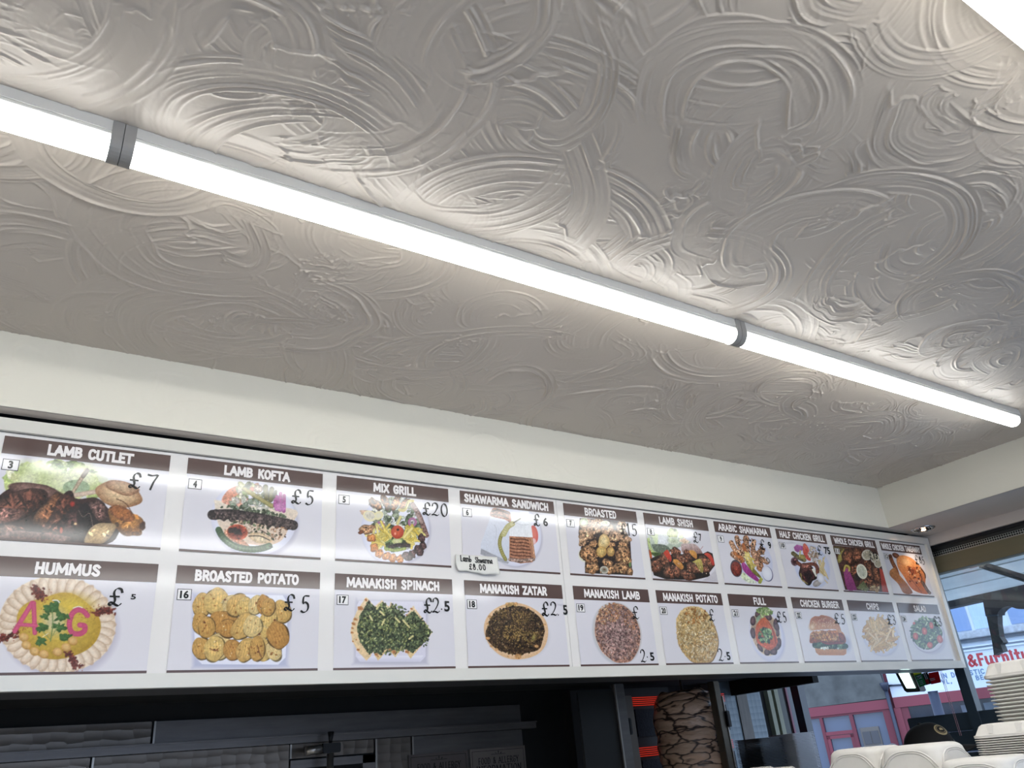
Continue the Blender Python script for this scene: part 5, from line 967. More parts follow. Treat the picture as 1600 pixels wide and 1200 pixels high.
# header above the opening: shutter grille and timber
M_timber = mat('olive brown timber', (112, 104, 80), .55, noise=(4, .2), stretch=(1, .3, 3)); M_grille = mat('dark shutter grille', (52, 54, 54), .4, .6)
def grille_mat():
    m = mat('perforated shutter strip', (120, 124, 122), .35, .7); nt = m.node_tree; n = nt.nodes; l = nt.links; p = n['Principled BSDF']
    t = n.new('ShaderNodeTexCoord'); v = n.new('ShaderNodeTexVoronoi'); v.inputs['Scale'].default_value = 95; v.inputs['Randomness'].default_value = 0; l.new(t.outputs['Object'], v.inputs['Vector'])
    r = n.new('ShaderNodeValToRGB'); r.color_ramp.interpolation = 'CONSTANT'; r.color_ramp.elements[0].color = lin((14, 15, 16))+[1]; r.color_ramp.elements[1].position = .38; r.color_ramp.elements[1].color = lin((150, 154, 150))+[1]
    l.new(v.outputs['Distance'], r.inputs[0]); l.new(r.outputs[0], p.inputs['Base Color']); return m
hd = empty('window_2', (WX, 0, ZC), kind='structure')
MB().box(.03, .07, -2.5, 2.2, .758, .80).build('black_gap', M_reveal, hd); MB().box(.035, .07, -2.5, 2.2, .742, .758).build('shutter_rail', M_grille, hd)
MB().box(.032, .06, -2.5, 2.2, .7225, .742).build('perforated_strip', grille_mat(), hd); MB().box(.028, .07, -2.5, 2.2, .7175, .7225).build('shutter_lip', M_steel_l, hd)
MB().box(.024, .09, -2.5, 2.2, .645, .7175).build('timber_head', M_timber, hd)
MB().box(.024, .09, 2.2, 2.76, .60, .80).build('head_end', M_reveal, hd)
MB().box(0.02, .065, wy(1486, 1045)-.001, wy(1486, 1045)-.046, -1.6, .645).build('mullion', M_navy, hd)
# sill box of the shutter under the opening
sb = empty('shutter_box', (WX+.03, 1.9, ZC-.3), label='dark slate window shutter box with ridges behind the capped person', cat='shutter box')
ytop = wy(1416, 1122, WX+.03); g = MB(); ztop = atx(1480, 1116, WX+.03).z-ZC+.3
g.box(0, .10, -1.98-1.9, ytop-1.9, ztop-.072, ztop); g.build('top_box', M_navy, sb, False, .004)
for k in range(9): MB().box(.006, .09, -1.98-1.9, ytop-1.9, ztop-.072-.085*(k+1)+.004, ztop-.074-.085*k).build('slat', M_navy, sb, False, .004)
MB().box(WX, WX+.1, -2.5, 3.4, 0, ZC-.86).build('wall_right.002', M_wall, None, kind='structure')
MB().box(WX+.02, WX+.1, -2.6, -2.0, 0, H).build('wall_right.003', M_wall, None, kind='structure')
# glass
def glass_mat():
    m = bpy.data.materials.new('window glass'); m.use_nodes = True; nt = m.node_tree; n = nt.nodes; l = nt.links; n.remove(n['Principled BSDF'])
    a = n.new('ShaderNodeBsdfTransparent'); a.inputs[0].default_value = (.95, .98, .97, 1); b = n.new('ShaderNodeBsdfGlossy'); b.inputs['Roughness'].default_value = .03
    f = n.new('ShaderNodeFresnel'); f.inputs[0].default_value = 1.45; x = n.new('ShaderNodeMixShader'); l.new(f.outputs[0], x.inputs[0]); l.new(a.outputs[0], x.inputs[1]); l.new(b.outputs[0], x.inputs[2]); l.new(x.outputs[0], n['Material Output'].inputs[0]); return m
M_glass = glass_mat()
GY1 = wy(1486, 1045)-.046
MB().box(WX+.046, WX+.050, -2.0, GY1+.012, ZC+.03, ZC+.647).build('window_3', M_glass, None, kind='structure')
# stickers on the glass
SX = WX+.044
def on_x(x): return lambda px, py: atx(px, py, x)
def quad_part(pts, x, m, name, parent, th=.001):
    P = [atx(a, b, x)-parent.location for a, b in pts]; return MB().prism([tuple(p) for p in P], (th, 0, 0)).build(name, m, parent)
def see_through(m):                  # thin sheet: daylight glows through it from behind
    n = m.node_tree.nodes; l = m.node_tree.links; p = n['Principled BSDF']; t = n.new('ShaderNodeBsdfTranslucent'); t.inputs[0].default_value = p.inputs['Base Color'].default_value
    x = n.new('ShaderNodeMixShader'); x.inputs[0].default_value = .55; l.new(p.outputs[0], x.inputs[1]); l.new(t.outputs[0], x.inputs[2]); l.new(x.outputs[0], n['Material Output'].inputs[0])
def sticker(name, pts, m, label, cat):
    c = sum((atx(a, b, SX) for a, b in pts), Vector())/len(pts); e = empty(name, c, label=label, cat=cat); quad_part(pts, SX, m, 'sheet', e); return e
M_gsign = mat('green sticker', (60, 132, 92), .5); M_rsign = mat('red sticker', (170, 40, 48), .5); M_ysign = mat('yellow sticker', (206, 210, 96), .5); M_wsign = mat('white sticker', (206, 220, 236), .5)
for m_ in (M_gsign, M_rsign, M_ysign, M_wsign): see_through(m_)
e = sticker('green_sticker', [(1428, 1054), (1440, 1051.5), (1447.5, 1070), (1437, 1074)], M_gsign, 'small green sticker with a tick box on the shop window', 'sticker')
quad_part([(1427, 1051.5), (1438.5, 1049.5), (1440, 1052.5), (1428, 1055.5)], SX-.001, M_ysign, 'yellow_strip', e); quad_part([(1431.5, 1056.5), (1438.5, 1054.5), (1440.5, 1060), (1433.5, 1062)], SX-.001, M_wsign, 'tick_box', e)
g = MB(); pen(g, '✓', 1433.3, 1438.6, -1060.5, -1056, 1.1, lambda x, z: tuple(atx(x, -z, SX-.002)-e.location), thin=.7); g.build('tick', M_black, e)
for k in range(3): quad_part([(1436+k*.9, 1064+k*2.4), (1441+k*.9, 1062.8+k*2.4), (1441.4+k*.9, 1063.8+k*2.4), (1436.3+k*.9, 1065+k*2.4)], SX-.001, M_wsign, 'text_line', e)
e = sticker('red_sticker', [(1450, 1051.5), (1466, 1049), (1470.5, 1066), (1455, 1069.5)], M_rsign, 'red sticker with white lettering on the shop window', 'sticker')
for k in range(2): quad_part([(1452.5+k*.9, 1060.5+k*2.2), (1460+k*.9, 1059+k*2.2), (1460.3+k*.9, 1060+k*2.2), (1452.8+k*.9, 1061.6+k*2.2)], SX-.001, M_wsign, 'text_line', e)
e = sticker('striped_sticker', [(1440.5, 1052), (1449, 1050.5), (1456, 1068), (1447, 1070.5)], M_reveal, 'narrow black sticker with white diagonal lines and red edge between the green and red stickers', 'sticker')
quad_part([(1442.3, 1052.4), (1443.6, 1052.1), (1448, 1062), (1446.8, 1062.3)], SX-.001, M_wsign, 'line', e); quad_part([(1445, 1051.6), (1446.2, 1051.4), (1450, 1061), (1448.9, 1061.3)], SX-.001, M_wsign, 'line', e); quad_part([(1445, 1061), (1449.5, 1060.4), (1452.5, 1068.6), (1448, 1070)], SX-.001, M_rsign, 'red_edge', e)
# lit floodlight panel seen under the board
LX = 3.86; c0 = atx(1418, 1066, LX); fl = empty('floodlight', c0, label='bright white rectangular lamp in a black housing below the menu corner', cat='floodlight')
quad_part([(1396, 1046), (1424, 1044), (1438, 1079), (1435.5, 1081), (1417, 1082), (1413, 1079)], LX, M_blk, 'housing', fl, .05)
quad_part([(1401, 1047), (1417, 1046), (1430, 1075), (1416.5, 1075.2)], LX-.004, mat('lit lamp panel', (240, 255, 250), .4, emis=((220, 255, 246), 3.0)), 'lamp_panel', fl, .003)
MB().box(.051, .075, -.02, .02, -.02, ZC+.668-c0.z).build('arm', M_blk, fl)
# strings hanging in the window
M_str = mat('red white string', (190, 150, 160), .7)
for a, b, w in (((1477.5, 1078), (1484, 1100), 'left'), ((1480, 1078), (1486.5, 1100), 'right')):
    p = atx(a[0], a[1], WX+.012); q = atx(b[0]+10, b[1]+50, WX+.012)
    MB().tube([Vector((p.x, p.y, ZC+.645)), p, Vector((q.x, p.y-.002, q.z))], .0009, 5).build('hanging_string', M_str, None, label='%s one of the two thin strings hanging in the shop window' % w, cat='string', group='strings hanging in the window')
# recessed downlight
dl = empty('downlight', (3.557, 1.868, ZB), label='small recessed chrome downlight in the soffit above the menu corner', cat='downlight')
M_chrome = mat('chrome', (215, 215, 215), .12, 1.0)
MB().lathe([(.052, -.001), (.052, -.004), (.046, -.006), (.040, -.004), (.036, .0)], n=36, cap=False).build('rim', M_chrome, dl, True)
g = MB(); g.lathe([(.038, -.0015), (.037, -.0035), (.026, -.0032), (.0, -.0030)], n=36, cap=False); g.build('reflector', M_chrome, dl, True)
for k in range(5):
    t = PI*k/5; MB().bar((-.035*math.cos(t), -.035*math.sin(t), -.008), (.035*math.cos(t), .035*math.sin(t), -.008), .0016, .012).build('louvre', M_chrome, dl)
MB().lathe([(.011, -.006), (.011, -.011), (.004, -.013)], n=18).build('bulb', mat('warm lit bulb', (255, 220, 180), .4, emis=((255, 206, 160), 9.0)), dl, True)
sl = bpy.data.lights.new('downlight beam', 'SPOT'); sl.energy = 1.0; sl.color = (1, .80, .58); sl.spot_size = math.radians(116); sl.spot_blend = .7; sl.shadow_soft_size = .015
so = bpy.data.objects.new('downlight_beam', sl); COL.objects.link(so); so.location = (3.557, 1.868, ZB-.018); so.rotation_euler = (math.radians(4), 0, 0)
# ------------------------------------------------------------------ outside: canopy, street, building opposite
M_can = mat('white painted canopy boards', (232, 234, 232), .6, noise=(5, .08)); M_can_l = mat('white bead', (236, 240, 242), .5); M_arm = mat('blue grey awning arm', (62, 66, 78), .45, .3)
can = empty('canopy', (3.9, 2.2, ZC+.7), label='white boarded canopy over the pavement outside the window', cat='canopy')
zi, zo, xi, xo = -.035, .012, -.05, 1.28
def canopy_strip(a, b, m, name, dz=0):
    x0 = xi+(xo-xi)*a; x1 = xi+(xo-xi)*b; z0 = zi+(zo-zi)*a+dz; z1 = zi+(zo-zi)*b+dz
    MB().hexa([(x0, -4.5, z0), (x1, -4.5, z1), (x1, 1.6, z1), (x0, 1.6, z0)], [(x0, -4.5, z0+.03), (x1, -4.5, z1+.03), (x1, 1.6, z1+.03), (x0, 1.6, z0+.03)]).build(name, m, can)
for k, (a, b) in enumerate(((0, .17), (.18, .56), (.57, 1.0))): canopy_strip(a, b, M_can, 'board')
canopy_strip(.168, .182, M_can_l, 'bead', -.006); canopy_strip(.558, .572, M_can_l, 'bead', -.006)
arm = empty('awning_arm', atx(1530, 880, 3.85), label='blue grey folding awning arm crossing under the white canopy', cat='awning arm'); pa = atx(1528, 880, 3.85)-arm.location; pb2 = atx(1640, 915, 4.0)-arm.location
MB().bar(pa, pb2, .030, .022).build('beam', M_arm, arm); MB().bar(pa+Vector((0, 0, -.017)), pb2+Vector((0, 0, -.017)), .012, .008).build('channel', M_navy, arm); MB().box(-.012, .012, .01, .05, -.012, .014).build('bracket', M_pink, arm)
# dark canopy beam with curved bracket
FX = 5.2; zb_ = lambda px, py: atx(px, py, FX)
M_beam = mat('dark weathered beam', (34, 33, 38), .6, noise=(4, .25))
bm_ = empty('canopy_beam', zb_(1530, 945), label='dark weathered beam with a curved hanging bracket at the canopy edge', cat='beam')
def fxp(pts, name, m=M_beam, x=FX, th=.09, par=None):
    par = par or bm_; return MB().prism([tuple(atx(a, b, x)-par.location) for a, b in pts], (th, 0, 0)).build(name, m, par)
fxp([(1440, 948), (1477, 939), (1620, 908), (1640, 915), (1640, 938), (1536, 938), (1440, 959)], 'fascia')
sp = _catmull([(1559, 957), (1566, 950), (1576, 947), (1588, 951), (1600, 951.5), (1640, 950)], 5)
fxp([(1535, 936), (1640, 930)]+[(x, y) for x, y in sp[::-1]]+[(1558.5, 961), (1540, 963)], 'spandrel', x=FX+.01)
fxp([(1539.5, 955), (1558.5, 955), (1559, 975), (1562, 995), (1568, 1004), (1563, 1007), (1567.5, 1018), (1560, 1020), (1553, 1024), (1549.5, 1000), (1545, 980)], 'hanging_bracket', x=FX+.015, th=.06)
fxp([(1541, 961), (1558, 960), (1558, 962), (1541, 963)], 'collar', M_navy, FX-.005, .02)
# street
M_road = mat('grey asphalt', (112, 114, 118), .8, noise=(3, .15)); M_pave = mat('pavement slabs', (192, 194, 196), .8, noise=(2, .1))
MB().box(3.83, 7.2, -40, 60, -.25, -.15).box(-40, 3.83, -40, -2.61, -.25, -.15).build('pavement', M_pave, None, kind='structure'); MB().box(7.2, 90, -90, 90, -.35, -.27).build('road', M_road, None, kind='structure')
# building opposite, its own frame: x along the facade (to the right), y away from us, z up
p0 = ray(1400, 1100)/F_PX*25/1.0; O_ = Vector((p0.x, p0.y, 0)); ER = Vector((.478, -.878, 0)).normalized(); EN = Vector((.878, .478, 0)).normalized(); FR = math.atan2(ER.y, ER.x)
def fac(px, py, dep=0):
    d = ray(px, py); o = O_+EN*dep; k = o.dot(EN)/d.dot(EN); p = d*k; return (p-O_).dot(ER), p.z+ZC
def house(name, label): return empty(name, (O_.x, O_.y, -.27), (0, 0, FR), label=label, cat='building')
Z0 = -.27
def fbox(par, name, s0, s1, z0, z1, m, d0=0, d1=.1, bev=0): return MB().box(s0, s1, d0, d1, z0-Z0, z1-Z0).build(name, m, par, False, bev)
def S(px, py=1100): return fac(px, py)[0]
def ZZ_(px, py): return fac(px, py)[1]
M_red = mat('crimson shopfront paint', (124, 52, 64), .55, noise=(.8, .06)); M_red_d = mat('crimson frame paint', (108, 42, 54), .55); M_sglass = mat('dark shop glass', (74, 88, 112), .12, coat=.3, noise=(.5, .12)); M_gfas = mat('stained grey fascia', (88, 90, 88), .7, noise=(1.6, .5)); M_whitew = mat('pale blue white render', (196, 206, 220), .7, noise=(1.2, .06))
M_pipe = mat('dark blue drainpipe', (50, 56, 72), .5); M_signw = mat('white shop sign board', (206, 214, 226), .6, noise=(.9, .04)); M_signr = mat('red sign letters', (176, 52, 60), .6); M_signb = mat('faded blue sign letters', (96, 122, 158), .6)
# left shop
A = house('shop_building', 'crimson fronted shop with grey fascia and glazed door across the street')
sl_, sr_ = S(1170), S(1390, 1095); zbt = ZZ_(1320, 1100); zbb = ZZ_(1320, 1118)
fbox(A, 'upper_wall', sl_, sr_, zbt+1.2, 7.5, M_whitew, .3, .5)
p = [(1150, 1119), (1253, 1107.5), (1386, 1091), (1385, 1078), (1380, 1066), (1371, 1040), (1150, 1065)]
MB().prism([(fac(a, b)[0], -.05, fac(a, b)[1]-Z0) for a, b in p], (0, .3, 0)).build('grey_fascia', M_gfas, A)
fbox(A, 'painted_shadow', sl_, sr_, zbt-.0, zbt+.05, M_reveal, -.02, .1); fbox(A, 'red_band', sl_, sr_, zbb+.06, zbt, M_red, -.04, .12); fbox(A, 'lintel', sl_, sr_, zbb, zbb+.06, M_red_d, .0, .2)  # black bar paints the shade line under the grey fascia
m1, m2 = S(1283.5, 1128), S(1331, 1125); fbox(A, 'shop_glass', sl_, sr_, .1, zbb, M_sglass, .15, .2)
for sx_, w_ in ((m1, .10), (m2, .12), (S(1387, 1120), .22)): fbox(A, 'mullion', sx_-w_/2, sx_+w_/2, Z0, zbb, M_red_d, -.02, .16, .01)
ztr = ZZ_(1310, 1144.5); fbox(A, 'transom', m1, m2, ztr-.07, ztr+.04, M_red, -.01, .16, .01)
dr = fbox(A, 'door', m1+.09, m2-.06, Z0+.05, ztr-.10, M_sglass, .12, .14)
MB().box(m1+.05, m1+.15, .0, .12, 0, ztr-.08-Z0).build('door_stile', M_red, dr); MB().box(m2-.16, m2-.06, .0, .12, 0, ztr-.08-Z0).build('door_stile', M_red_d, dr); MB().box(m1+.05, m2-.06, 0, .12, ztr-.17-Z0, ztr-.08-Z0).build('door_rail', M_red, dr)
w0, w1, zt_, zb2 = S(1345, 1145), S(1374, 1142), ZZ_(1358, 1136), ZZ_(1362, 1166)
refl = fbox(A, 'cabinet', w0, w1, zb2, zt_, mat('painted window reflection', (104, 98, 92), .6), .05, .14)  # reflection in the shop glass, built as a brown panel
for k in (.08, .52): MB().box(w0+(w1-w0)*k, w0+(w1-w0)*(k+.40), .03, .05, zb2+.06-Z0, zt_-.12-Z0).build('pane', mat('painted reflection pane', (70, 70, 74), .3), refl)
fbox(A, 'stall_riser', sl_, m1, Z0, .3, M_red_d, 0, .1)
# right shop
B = house('furniture_shop_building', 'furniture shop with white sign board, crimson fascia and sash windows across the street')
s0, s1 = S(1393, 1085), S(1760, 1060); zrt, zrb = ZZ_(1480, 1080.5), ZZ_(1480, 1097.5); zst = ZZ_(1545, 1014)
M_party = mat('dark crimson render', (112, 48, 60), .7); fbox(A, 'party_wall', sr_-.1, s0-.12, Z0, zrt, M_party, .2, .3); fbox(A, 'corner_wall', S(1376, 1080), s0-.12, zrt, 8, M_whitew, .31, .4); fbox(B, 'party_wall', s0-.11, s0+.1, Z0, zst+.6, M_party, .13, .4); sr_ = s0-.12
fbox(B, 'wall', s0-.1, s1, zst+.0, 8, M_whitew, .12, .4); fbox(B, 'sign_board', s0, s1, zrt, zst, M_signw, -.03, .12); fbox(B, 'red_band', s0, s1, zrb, zrt, M_red, -.05, .12); fbox(B, 'pilaster', s0-.05, S(1408, 1110), Z0, zrb, M_red, -.04, .12)
fbox(B, 'pilaster', S(1408, 1110), S(1420, 1110), Z0, zrb, M_red_d, 0, .12); fbox(B, 'shop_glass', S(1420, 1110), s1, Z0, zrb, mat('dark window glass', (44, 50, 62), .12, noise=(2, .3)), .08, .12)
for k in range(6): q = S(1500, 1100)+k*.62; fbox(B, 'display_item', q, q+.48, zrb-.42+.05*(k % 2), zrb-.12, mat('grey display stock', (84, 92, 104), .6, noise=(3, .3)), .04, .08)
for dz, hh in ((.06, .05), (.17, .04)): fbox(B, 'cornice', s0, s1, zst+dz-.06, zst+dz-.06+hh, M_signw, -.10+dz*.2, .12)
zs1 = ZZ_(1545, 982.5); zs0 = ZZ_(1545, 994); fbox(B, 'window_sill', S(1470, 1000), s1, zs0, zs1, mat('weathered white sill', (176, 180, 190), .8, noise=(9, .3)), -.16, .12, .02); fbox(B, 'sill_shade', S(1470, 1000), s1, zs0-.10, zs0, mat('painted sill shade', (110, 118, 130), .7), .02, .12)  # grey strip below the sill has its shade put into the colour
M_wpane = mat('sky reflecting pane', (112, 140, 186), .08, coat=.5, noise=(.4, .2)); M_curt = mat('net curtain', (178, 198, 230), .7, noise=(9, .15), stretch=(8, 8, .4))
def sash(a, b, px, curtain):
    fr_ = fbox(B, 'window', a, b, zs1, zs1+2.2, M_signw, .08, .13)
    mid = px; MB().box(a+.05, mid-.05, .05, .07, zs1+.04-Z0, zs1+2.15-Z0).build('pane', M_wpane, fr_); MB().box(mid+.05, b-.05, .05, .07, zs1+.04-Z0, zs1+2.15-Z0).build('pane', M_curt if curtain else M_wpane, fr_)
sash(S(1478, 985), S(1566, 975), S(1517, 970), True); sash(S(1578, 975), S(1660, 965), S(1640, 960), False)
# sign lettering
plS = lambda s_, z_: (s_, -.035, z_-Z0)
g = MB(); zb1 = ZZ_(1560, 1035.5); zc1 = ZZ_(1560, 1018.5); sA = S(1511.5, 1030); sB = S(1523.5, 1030)
kw = dict(nib=40, thin=.45, smooth=True); pen(g, '&', sA, sB, zb1, zc1, .085, plS, **kw)
pen_word(g, 'Furniture', S(1527.5, 1028), S(1634, 1020), zb1, zc1, .085, plS, .22, nib=40, thin=.45); g.build('furniture_lettering', M_signr, B)
g = MB(); kw = dict(nib=0, thin=1)
za, zb3 = ZZ_(1518, 1054.5), ZZ_(1518, 1047.5); pen_word(g, 'IN DOMESTIC', S(1469.5, 1053), S(1538, 1050), za, zb3, .028, plS, .35, **kw)
za, zb3 = ZZ_(1518, 1063.5), ZZ_(1518, 1057); pen_word(g, 'VL,', S(1471, 1064), S(1486, 1062), za, zb3, .028, plS, .5, **kw); pen_word(g, 'DS, BE', S(1501, 1060), S(1536, 1058), za, zb3, .028, plS, .4, **kw); g.build('small_lettering', M_signb, B)
# drainpipe between the shops
dp = empty('drainpipe', (O_.x, O_.y, Z0), (0, 0, FR), label='dark blue drainpipe between the two crimson shopfronts', cat='drainpipe'); sd = S(1393.5, 1110); zt2 = ZZ_(1389, 1079)
MB().tube([(sd, -.17, 0), (sd, -.17, zt2-Z0)], .055, 12).build('pipe', M_pipe, dp, True); MB().lathe([(.07, 0), (.13, .16), (.13, .24)], (sd, -.19, zt2-Z0), 14).build('hopper', M_pipe, dp, True); MB().tube([(sd+.1, -.1, zt2+.14-Z0), (sd+.75, -.08, zt2+.10-Z0)], .03, 8).build('branch_pipe', M_pipe, dp, True)
# street post with a small plate
pp = atr(1457, 1080, 9.5); po = empty('street_post', (pp.x, pp.y, -.15), label='blue grey street post with a white plate under the menu corner', cat='post')
MB().tube([(0, 0, 0), (0, 0, pp.z+.15)], .048, 16).build('pole', mat('blue grey post paint', (50, 57, 74), .7, noise=(6, .15)), po, True)
rr = _rt*1.0; MB().prism([tuple(atr(a, b, 9.45)-po.location) for a, b in ((1437, 1075), (1452, 1070), (1473, 1066), (1476, 1078), (1455, 1080), (1438, 1082))], (.03, .02, 0)).build('plate', M_signw, po)

# ------------------------------------------------------------------ people
def person(name, loc, height, heading, label, coat, hair, trousers=(34, 36, 44), skin=(196, 150, 124), scale_head=1.0):
    """one continuous figure, 1.75 m in its own frame, facing +y"""
    g = MB(); k = height/1.75
    # torso, neck
    prof = [(.86, .150, .105), (.95, .165, .12), (1.08, .150, .11), (1.22, .170, .12), (1.36, .190, .115), (1.44, .170, .095), (1.475, .085, .07), (1.53, .055, .058), (1.58, .052, .056)]
    n = 20; vs = [(a*math.cos(2*PI*i/n), b*math.sin(2*PI*i/n)-.01, z) for z, a, b in prof for i in range(n)]
    g.add(vs, [(r*n+i, r*n+(i+1) % n, (r+1)*n+(i+1) % n, (r+1)*n+i) for r in range(len(prof)-1) for i in range(n)]+[tuple(range(n))[::-1], tuple(range((len(prof)-1)*n, len(prof)*n))])
    for s in (-1, 1):
        g.tube([(s*.17, 0, 1.42), (s*.225, -.01, 1.36), (s*.245, -.02, 1.10), (s*.25, .05, .86), (s*.25, .07, .82)], [.045, .058, .045, .032, .026], 12)
        g.tube([(s*.25, .068, .83), (s*.252, .085, .76), (s*.252, .09, .74)], [.026, .036, .030], 10)
        for q, l in enumerate((.060, .072, .068, .052)): g.tube([(s*.252, .070+.014*q, .75), (s*(.250), .075+.014*q, .75-l*.5), (s*.240, .078+.014*q, .75-l)], [.009, .0085, .007], 8)
        g.tube([(s*.245, .07, .80), (s*.232, .105, .765), (s*.228, .112, .735)], [.012, .010, .008], 8)
        g.tube([(s*.085, 0, .92), (s*.095, .005, .70), (s*.10, .01, .48), (s*.10, -.015, .28), (s*.10, -.02, .07)], [.095, .085, .058, .055, .040], 14)
        g.tube([(s*.10, -.07, .045), (s*.10, .02, .05), (s*.105, .12, .035), (s*.105, .18, .03)], [.034, .045, .042, .028], 12)
    # head: skull with brow, nose, chin, ears
    N, R_n = 26, 18; vs = []
    for j in range(R_n+1):
        ph = PI*j/R_n; z = 1.645+.118*math.cos(ph)
        for i in range(N):
            t = 2*PI*i/N; x = .076*math.sin(ph)*math.cos(t); y = .096*math.sin(ph)*math.sin(t)
            f = max(0, math.sin(t)); low = max(0, -math.cos(ph))
            x *= 1-.28*low; y = y*(1-.10*low)+(.012*low if f > .3 else -.012*low*(1-f))
            if f > .93: y += .020*math.exp(-((z-1.625)/.018)**2)*(f-.90)/.1+.004*math.exp(-((z-1.585)/.010)**2)+.006*math.exp(-((z-1.545)/.02)**2)
            if .72 < f < .93: y -= .010*math.exp(-((z-1.652)/.014)**2)
            vs.append((x, y+.012, z))
    g.add(vs, [(r*N+i, (r+1)*N+i, (r+1)*N+(i+1) % N, r*N+(i+1) % N) for r in range(R_n) for i in range(N)])
    for s in (-1, 1): g.tube([(s*.074, .005, 1.615), (s*.084, .0, 1.635), (s*.082, -.004, 1.66)], [.008, .014, .008], 8)
    me = g.mesh('body'); o = bpy.data.objects.new('body', me); COL.objects.link(o)
    rm = o.modifiers.new('one surface', 'REMESH'); rm.mode = 'VOXEL'; rm.voxel_size = .0085; sm = o.modifiers.new('soften', 'SMOOTH'); sm.factor = .5; sm.iterations = 2
    dg = bpy.context.evaluated_depsgraph_get(); me2 = bpy.data.meshes.new_from_object(o.evaluated_get(dg)); bpy.data.objects.remove(o)
    co = np.zeros(len(me2.vertices)*3, np.float32); me2.vertices.foreach_get('co', co); co = co.reshape(-1, 3)
    col = np.tile(np.array(lin(coat)), (len(co), 1)); z = co[:, 2]; ax = abs(co[:, 0])
    col[z < .90] = lin(trousers); col[z < .085] = lin((28, 26, 26)); col[(z < .845) & (ax > .205)] = lin(skin); col[(ax > .205) & (z >= .845)] = lin(coat); col[z > 1.485] = lin(skin)
    for s in (-1, 1):
        d = np.hypot(np.hypot(co[:, 0]-s*.030, (co[:, 2]-1.652)*1.5), co[:, 1]-.092); col[d < .013] = lin((240, 238, 234)); col[d < .0065] = lin((40, 28, 22))
    col[(abs(co[:, 2]-1.585) < .006) & (ax < .024) & (co[:, 1] > .08)] = lin((170, 96, 88))
    a = me2.color_attributes.new('print', 'FLOAT_COLOR', 'POINT'); c4 = np.ones((len(co), 4), np.float32); c4[:, :3] = col; a.data.foreach_set('color', c4.ravel())
    root = empty(name, loc, (0, 0, heading-PI/2), label=label, cat='person'); root.scale = (k, k, k)
    me2.materials.clear(); link('body', me2, M_skinm, root, True)
    if hair:
        hv = MB(); N, R_n = 26, 12; vs = []
        for j in range(R_n+1):
            ph = .62*PI*j/R_n
            for i in range(N):
                t = 2*PI*i/N; front = max(0, math.sin(t)); cut = 1-.42*front if j > 6 else 1-.42*front*(j/6)
                p_ = ph*cut; rip = .002*math.sin(t*9+j)
                vs.append(((.087+rip)*math.sin(p_)*math.cos(t), (.108+rip)*math.sin(p_)*math.sin(t)+.006, 1.648+.128*math.cos(p_)))
        hv.add(vs, [(r*N+i, (r+1)*N+i, (r+1)*N+(i+1) % N, r*N+(i+1) % N) for r in range(R_n) for i in range(N)]).build('hair', mat('hair %d %d %d' % hair, hair, .5), root, True)
    return root
M_skinm = mat('figure colours', (255, 255, 255), .6, attr='print')
heading = math.atan2(-.93, .36); hp = atr(1443, 1131, 4.0); cz = hp.z
cp = person('person', (hp.x, hp.y, 0), (cz-.02)/1.765*1.75, heading, 'person in a black baseball cap and black jacket behind the foam boxes', (20, 20, 24), (26, 22, 22))
cap = empty('baseball_cap', (hp.x, hp.y, cz-.105), (math.radians(9), 0, heading-PI/2), label='black baseball cap with a round gold emblem worn by the person', cat='cap')
M_capc = mat('black cap cloth', (13, 13, 16), .8, bump=(300, .3, .001)); M_gold = mat('gold embroidery', (176, 158, 120), .6, bump=(400, .5, .001))
g = MB(); N = 36; vs = []; RR = 12
def cap_pt(ph, t, off=0):
    f = max(0, math.sin(t)); return ((.084+off)*math.sin(ph)*math.cos(t), (.100+off)*math.sin(ph)*math.sin(t), (.106+off+.014*f*math.sin(ph))*math.cos(ph)**.85 if ph < PI/2 else 0)
for j in range(RR+1):
    for i in range(N): vs.append(cap_pt(PI/2*.999*j/RR, 2*PI*i/N))
g.add(vs, [(r*N+i, (r+1)*N+i, (r+1)*N+(i+1) % N, r*N+(i+1) % N) for r in range(RR) for i in range(N)]); o = g.build('crown', M_capc, cap, True); s_ = o.modifiers.new('cloth', 'SOLIDIFY'); s_.thickness = .003
MB().lathe([(.009, .104), (.008, .109), (.002, .111)], n=12).build('button', M_capc, cap, True)
br_ = []
for j in range(9):
    row = []
    for i in range(19):
        t = PI*(.13+.74*i/18); r = j/8; ex = .080*math.sin((t-PI*.13)/(.74)*1.0)**.6 if 0 < i < 18 else 0
        x = .085*math.cos(t)*(1+.02*r); y = .100*math.sin(t)+ex*r; row.append((x, y, .004-.020*r**1.3-.30*(x**2)/.1*r*.9-.006))
    br_.append(row)
o = link('brim', grid_mesh('brim', np.array(br_)), M_capc, cap, True); s_ = o.modifiers.new('board', 'SOLIDIFY'); s_.thickness = .004
def emb(u, v, off):                 # emblem coordinates on the crown front, slightly towards its right side
    t = PI/2-.50-u/.10*-1; ph = 1.02-v/.11; return cap_pt(ph, t, off)
g = MB(); K = 40
for i in range(K):
    a0, a1 = 2*PI*i/K, 2*PI*(i+1)/K
    g.add([emb(.036*math.cos(a0), .026*math.sin(a0), .0025), emb(.036*math.cos(a1), .026*math.sin(a1), .0025), emb(.029*math.cos(a1), .020*math.sin(a1), .003), emb(.029*math.cos(a0), .020*math.sin(a0), .003)], [(0, 1, 2, 3)])
for i in range(26):
    a0 = 2*PI*i/26; g.add([emb(.0245*math.cos(a0)+dx, .016*math.sin(a0)+dy, .003) for dx, dy in ((-.0017, -.0015), (.0017, -.0015), (.0017, .0012), (-.0012, .0018))], [(0, 1, 2, 3)])
g.add([emb(-.011, -.004, .003), emb(.012, -.006, .003), emb(.013, .002, .003), emb(.004, .007, .003), emb(-.008, .004, .003)], [(0, 1, 2, 3, 4)]); g.build('emblem', M_gold, cap)
